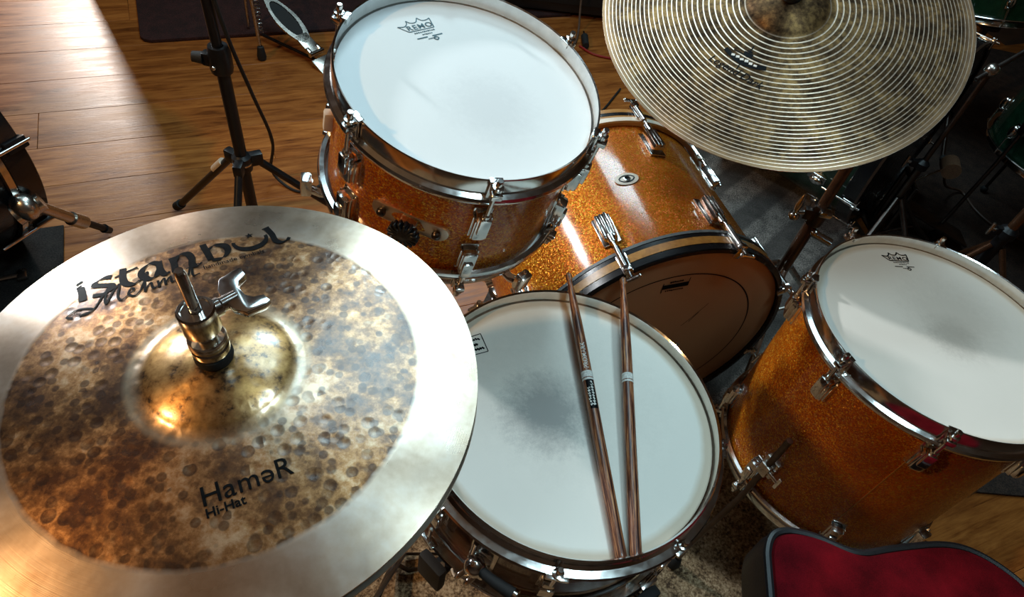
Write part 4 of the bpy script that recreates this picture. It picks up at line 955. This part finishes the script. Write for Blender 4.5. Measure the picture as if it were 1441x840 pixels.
# ------------------------------------------------------------------ kick pedal standing at the maroon mat
pM = T(-0.775, 1.955, 0)
pe = thing('kick_pedal', 'metal kick pedal with oval footboard window beside the maroon mat', 'pedal', pM)
def pel(p): return (p[0] + 0.775, p[1] - 1.955, p[2])
hx = Vector((-0.770, 1.960, 0.020)); tx = Vector((-1.005, 2.085, 0.135)); dx = (tx - hx).normalized(); sx_ = dx.cross(Vector((0, 0, 1))).normalized(); ux = sx_.cross(dx)
MP_ = Matrix(((dx.x, sx_.x, ux.x, hx.x + 0.775), (dx.y, sx_.y, ux.y, hx.y - 1.955), (dx.z, sx_.z, ux.z, hx.z), (0, 0, 0, 1)))
ol = [(0.075, -0.026), (0.12, -0.036), (0.17, -0.042), (0.22, -0.037), (0.262, -0.020), (0.290, -0.012), (0.290, 0.012), (0.262, 0.020), (0.22, 0.037), (0.17, 0.042), (0.12, 0.036), (0.075, 0.026)]
g = Geo(); nO = 36; vs = []
for i in range(nO):
    t = 2 * PI * i / nO; x = 0.180 + 0.075 * math.cos(t); y = 0.028 * math.sin(t)
    X = 0.180 + 0.105 * math.cos(t); Y = (0.041 - 0.012 * max(0, math.cos(t))) * math.sin(t)
    for z in (0.0, 0.006): vs += [(x, y, z), (X, Y, z)]
fs = []
for i in range(nO):
    b, c = 4 * i, 4 * ((i + 1) % nO)
    fs += [(b, c, c + 1, b + 1), (b + 2, b + 3, c + 3, c + 2), (b, b + 2, c + 2, c), (b + 1, c + 1, c + 3, b + 3)]
g.add(vs, fs); g.box((0.075, 0, 0.003), (0.075, 0.050, 0.006), 0.002); g.box((0.292, 0, 0.003), (0.03, 0.026, 0.006), 0.002)
fb = obj('footboard', g, MAT['dull_chrome'], pe, MP_)
obj('grip_pad', Geo().prism([(0.180 + 0.074 * math.cos(R(t)), 0.0275 * math.sin(R(t))) for t in range(0, 360, 15)], -0.002, 0.003), MAT['rubber'], fb)
obj('hinge', Geo().rod((0.032, -0.028, 0.004), (0.032, 0.028, 0.004), 0.008, seg=12).box((0.045, -0.02, 0.004), (0.026, 0.012, 0.012), 0.003).box((0.045, 0.02, 0.004), (0.026, 0.012, 0.012), 0.003), MAT['chrome'], pe, MP_)
obj('heel_plate', Geo().box((-0.012, 0, -0.008), (0.060, 0.066, 0.012), 0.004), MAT['dull_chrome'], pe, MP_)
g = Geo(); g.rod(pel((-0.962, 1.925, 0.02)), pel((-0.985, 1.95, 0.24)), 0.0055, seg=12); g.rod(pel((-1.065, 2.07, 0.02)), pel((-1.06, 2.07, 0.24)), 0.0055, seg=12); g.rod(pel((-0.985, 1.95, 0.235)), pel((-1.06, 2.07, 0.235)), 0.007, seg=12)
pt = obj('pedal_posts', g, MAT['dull_chrome'], pe)
obj('rubber_foot', Geo().lathe([(1e-4, 0.0), (0.013, 0.001), (0.015, 0.012), (0.010, 0.045), (0.006, 0.048)], 16, M=T(*pel((-0.962, 1.925, 0)))), MAT['rubber'], pt)
obj('pedal_spring', Geo().tube([pel((-0.985 + 0.010 * math.cos(i * 1.1), 1.985 + 0.010 * math.sin(i * 1.1), 0.06 + 0.0022 * i)) for i in range(70)], 0.0016, 6), MAT['chrome'], pt)
obj('base_rod', Geo().rod(pel((-0.80, 1.965, 0.016)), pel((-1.00, 2.03, 0.024)), 0.005, seg=10), MAT['black_metal'], pe)

# ------------------------------------------------------------------ black amplifier at the back, and an added unseen cabinet that cuts the window light
def cabinet(name, c, size, rz, label, n_corner=True):
    t = thing(name, label, 'amplifier', T(*c) @ RZ(rz)); x, y, z = size
    obj('case', Geo().box((0, 0, z / 2 + 0.02), (x, y, z), 0.012), MAT['black_vinyl'], t)
    obj('grille_cloth', Geo().box((0, -y / 2, z * 0.42 + 0.02), (x - 0.07, 0.012, z * 0.70), 0.003), MAT['grille'], t)
    obj('control_panel', Geo().box((0, -y / 2, z * 0.88 + 0.02), (x - 0.07, 0.010, z * 0.12), 0.002), MAT['dark_metal'], t)
    for k in range(6):
        M = T(-x * 0.35 + k * x * 0.14, -y / 2 - 0.005, z * 0.88 + 0.02)
        if k == 0: kb = obj('knob', Geo().rod((0, 0, 0), (0, -0.016, 0), 0.011, 0.009, 14), MAT['rubber'], t, M)
        else: inst(kb, t, M)
    f = None
    for sx in (-1, 1):
        for sy in (-1, 1):
            M = T(sx * (x / 2 - 0.05), sy * (y / 2 - 0.05), 0)
            if f is None: f = obj('foot', Geo().lathe([(1e-4, 0), (0.018, 0), (0.016, 0.024), (1e-4, 0.024)], 14), MAT['rubber'], t, M)
            else: inst(f, t, M)
    return t
cabinet('guitar_amplifier', (0.02, 2.86, 0.0), (0.74, 0.40, 0.52), 12, 'black guitar amplifier at the back between rack tom and ride')
cabinet('shade_cabinet', (-1.61, 2.66, 0.0), (0.72, 0.42, 1.50), 31, 'tall black speaker cabinet out of view, added to cut off the window light')  # unseen; placed and sized to throw the straight shadow edge across the floor
cable('cable', [(0.05, 2.44, 0.005), (0.11, 2.40, 0.005), (0.20, 2.40, 0.005), (0.32, 2.42, 0.005), (0.5, 2.36, 0.005)], 0.0042, MAT['red_cord'], 'red cable on the floor beside the ride cymbal')
cable('cable', [(0.02, 2.64, 0.30), (0.02, 2.60, 0.12), (0.035, 2.53, 0.02), (0.03, 2.44, 0.005), (0.00, 2.33, 0.005)], 0.004, MAT['brown_cord'], 'brown cable hanging down in front of the guitar amplifier')
cable('cable', [(0.06, 1.70, 0.005), (0.11, 1.90, 0.005), (0.17, 2.05, 0.005), (0.22, 2.2, 0.005)], 0.0035, MAT['rubber'], 'thin black cable running along the floor from bass drum towards the amplifier')
wl = thing('stage_plug', 'black plug lying on the floor beside the brown cable', 'plug', T(0.062, 2.50, 0.015) @ RZ(100))
obj('plug_body', Geo().rod((0, 0, 0), (-0.07, 0, 0), 0.014, 0.012, 14), MAT['rubber'], wl)
obj('plug_tip', Geo().rod((0, 0, 0), (0.035, 0, 0), 0.0055, 0.004, 10), MAT['chrome'], wl)

# ------------------------------------------------------------------ green kit at the back right
MG = frame((1.02, 1.775, 0.285), (0.8, -0.6, 0), (0.6, 0.8, 0))
gb = thing('bass_drum', 'dark green bass drum lying in shadow under the ride cymbal', 'drum', MG)
obj('shell', shell_geo(0.270, -0.44, -0.02), MAT['green_lacquer'], gb)
g = Geo(); g.lathe([(1e-4, -0.006), (0.271, -0.006), (0.272, -0.02)], 64); obj('drum_head', g, MAT['black_lacquer'], gb)
g = Geo(); g.lathe([(1e-4, -0.454), (0.271, -0.454), (0.272, -0.44)], 64); obj('front_head', g, MAT['black_lacquer'], gb)
hgb = obj('hoop', wood_hoop(-0.045, 0.0, 0.2845, 0.2730), MAT['black_lacquer'], gb)
obj('wood_band', ring(0.2842, -0.006, 0.0005, 0.001), MAT['dark_hoop'], hgb)
obj('hoop', wood_hoop(-0.46, -0.415, 0.2845, 0.2730), MAT['black_lacquer'], gb)
f1 = None
for k in range(8):
    for fl in (0, 1):
        a = 22 + 45 * k; F = Matrix.Identity(4) if not fl else T(0, 0, -0.46) @ Matrix.Scale(-1, 4, (0, 0, 1))
        M1 = RZ(a) @ F @ T(0.2695, 0, -0.13); M2 = RZ(a) @ F @ T(0.0195, 0, 0)
        if f1 is None:
            f1 = (obj('lug', Geo().box((0.002, 0, 0), (0.006, 0.028, 0.055), 0.002).ball((0.011, 0, 0.004), 0.013, 14, 8, 1.6), MAT['chrome'], gb, M1), obj('tension_rod', Geo().rod((0.272, 0, -0.10), (0.272, 0, 0.016), 0.0034), MAT['chrome'], gb, M2), obj('claw_hook', clb, MAT['chrome'], gb, M2))
        else: inst(f1[0], gb, M1); inst(f1[1], gb, M2); inst(f1[2], gb, M2)
def green_tom(name, c, n, Rr, dep, lugs, label, legs=False):
    M = frame(c, n); t = thing(name, label, 'drum', M)
    obj('shell', shell_geo(Rr, -dep, -0.017), MAT['green_lacquer'], t); obj('drum_head', head_geo(Rr + 0.003, -0.012), MAT['black_lacquer'], t)
    g = Geo(); g.lathe([(1e-4, -dep - 0.002), (Rr + 0.003, -dep - 0.002), (Rr + 0.003, -dep + 0.006)], 64); obj('resonant_head', g, MAT['black_lacquer'], t)
    obj('hoop', flange_hoop(Rr + 0.006), MAT['chrome'], t); obj('hoop', flange_hoop(Rr + 0.006, -1), MAT['chrome'], t, T(0, 0, -dep - 0.012))
    f = None
    lg_ = Geo().box((0.002, 0, 0), (0.005, 0.022, 0.046), 0.002).ball((0.010, 0, 0.0), 0.0125, 14, 8, 1.6); rg_ = rod_geo(Rr + 0.015, -0.018, -0.055)
    for k in range(lugs):
        a = 360 / lugs * k + 12
        for fl in (0, 1):
            F = Matrix.Identity(4) if not fl else T(0, 0, -dep - 0.012) @ Matrix.Scale(-1, 4, (0, 0, 1))
            if f is None: f = (obj('lug', lg_, MAT['chrome'], t, RZ(a) @ F @ T(Rr - 0.001, 0, -0.075)), obj('tension_rod', rg_, MAT['chrome'], t, RZ(a) @ F))
            else: inst(f[0], t, RZ(a) @ F @ T(Rr - 0.001, 0, -0.075)); inst(f[1], t, RZ(a) @ F)
    if legs:
        for a in (200, 320, 80):
            lg = obj('leg', Geo().tube([(Rr + 0.018, 0, -0.20), (Rr + 0.018, 0, -dep - 0.02), (Rr + 0.035, 0, 0.012 - c[2])], 0.0055, 10), MAT['dark_metal'], t, RZ(a))
            obj('leg_bracket', Geo().box((Rr + 0.012, 0, -dep + 0.10), (0.026, 0.024, 0.05), 0.004), MAT['chrome'], lg)
            obj('rubber_foot', Geo().ball((Rr + 0.035, 0, 0.019 - c[2]), 0.012, 12, 8), MAT['rubber'], lg)
    return t
green_tom('floor_tom', (1.435, 1.81, 0.66), (0, 0, 1), 0.196, 0.35, 8, 'dark green floor tom with chrome hoop at the right edge', True)
green_tom('rack_tom', (1.30, 2.42, 0.66), (-0.15, 0.2, 0.96), 0.160, 0.22, 6, 'green rack tom with chrome hoop in the top right corner')
gts = thing('tom_stand', 'dark stand carrying the green rack tom in the top right corner', 'stand', T(1.335, 2.375, 0))
obj('tube', Geo().rod((0, 0, 0.05), (0, 0, 0.400), 0.0125, seg=16), MAT['dark_metal'], gts)
obj('mount_plate', Geo().lathe([(1e-4, 0.395), (0.040, 0.398), (0.040, 0.408), (1e-4, 0.412)], 20), MAT['dark_metal'], gts)
for a in (40, 160, 280):
    lg = obj('leg', Geo().tube([(0.012, 0, 0.20), (0.11, 0, 0.11), (0.20, 0, 0.018)], 0.0075, 10), MAT['dark_metal'], gts, RZ(a))
    obj('rubber_foot', Geo().ball((0.204, 0, 0.019), 0.0115, 12, 8), MAT['rubber'], lg)
def dark_stand(c, h, label, rads, boom=None, ltop=0.30, mat='dark_metal', sleeve=None, angs=(15, 135, 255)):
    t = thing('cymbal_stand', label, 'stand', T(*c))
    g = Geo(); g.rod((0, 0, 0.05), (0, 0, h * 0.55), rads[0], seg=16); obj('lower_tube', g, MAT['black_metal' if sleeve else mat], t)
    g = Geo(); g.rod((0, 0, h * 0.52), (0, 0, h), rads[1], seg=16); obj('upper_tube', g, MAT[mat], t)
    cm = obj('tube_clamp', Geo().lathe([(rads[1], h * 0.53), (rads[0] + 0.006, h * 0.53), (rads[0] + 0.007, h * 0.56), (rads[1], h * 0.575)], 20, closed=True).box((-0.02, 0, h * 0.55), (0.02, 0.014, 0.02), 0.003), MAT['black_metal'], t)
    obj('wing_nut', Geo().rod((-0.02, 0, h * 0.55), (-0.04, 0, h * 0.55), 0.004).box((-0.042, 0, h * 0.55), (0.006, 0.008, 0.034), 0.002), MAT['dull_chrome'], cm)
    for a in angs:
        lg = obj('leg', Geo().tube([(rads[0], 0, ltop), (0.13, 0, ltop * 0.5), (0.25, 0, 0.018)], 0.0075, 10), MAT[mat], t, RZ(a))
        obj('brace', Geo().rod((rads[0], 0, 0.08), (0.13, 0, ltop * 0.5), 0.0045), MAT[mat], lg)
        obj('rubber_foot', Geo().ball((0.254, 0, 0.0205), 0.012, 12, 8), MAT['rubber'], lg)
    if boom:
        obj('boom_arm', Geo().tube(boom, 0.006, 10), MAT[mat], t)
        obj('boom_joint', Geo().ball((0, 0, h), 0.016, 14, 8), MAT['dull_chrome'], t)
    return t
dark_stand((1.105, 1.355, 0), 0.62, 'stand with black lower tube and upper tube coloured with brown reflection behind the floor tom', (0.0145, 0.0120), mat='brown_reflect', sleeve=True, angs=(75, 195, 315))
dark_stand((0.962, 1.584, 0), 0.60, 'thin dark stand in the shadows between ride and green floor tom', (0.0105, 0.0070), boom=[(-0.03, -0.02, 0.58), (0, 0, 0.60), (0.16, 0.10, 0.70)], angs=(20, 238, 300), ltop=0.22)
bp = thing('kick_pedal', 'kick pedal with round brown felt beater on the dark rug at right', 'pedal', T(1.20, 1.83, 0))
obj('beater', Geo().rod((-0.02, -0.035, 0.20), (-0.012, 0.015, 0.20), 0.026, seg=20), MAT['brown_felt'], bp)
obj('beater_rod', Geo().tube([(-0.016, -0.01, 0.20), (-0.08, -0.06, 0.20), (-0.155, -0.12, 0.195)], 0.0035, 10), MAT['chrome'], bp)
obj('pedal_frame', Geo().rod((-0.155, -0.16, 0.195), (-0.155, -0.06, 0.195), 0.007).rod((-0.155, -0.16, 0.012), (-0.155, -0.16, 0.20), 0.007).rod((-0.155, -0.06, 0.012), (-0.155, -0.06, 0.20), 0.007).box((-0.155, -0.11, 0.014), (0.05, 0.14, 0.012), 0.003), MAT['dark_metal'], bp)
obj('footboard', Geo().box((0.0, 0, 0), (0.26, 0.075, 0.008), 0.003, M=T(-0.02, -0.11, 0.075) @ RY(20)), MAT['dark_metal'], bp)
cable('cable', [(1.22, 1.90, 0.16), (1.30, 1.96, 0.05), (1.39, 2.00, 0.013), (1.413, 1.912, 0.012), (1.46, 1.84, 0.012), (1.55, 1.79, 0.012)], 0.004, MAT['brown_cord'], 'brown cable on the dark rug behind the floor tom')
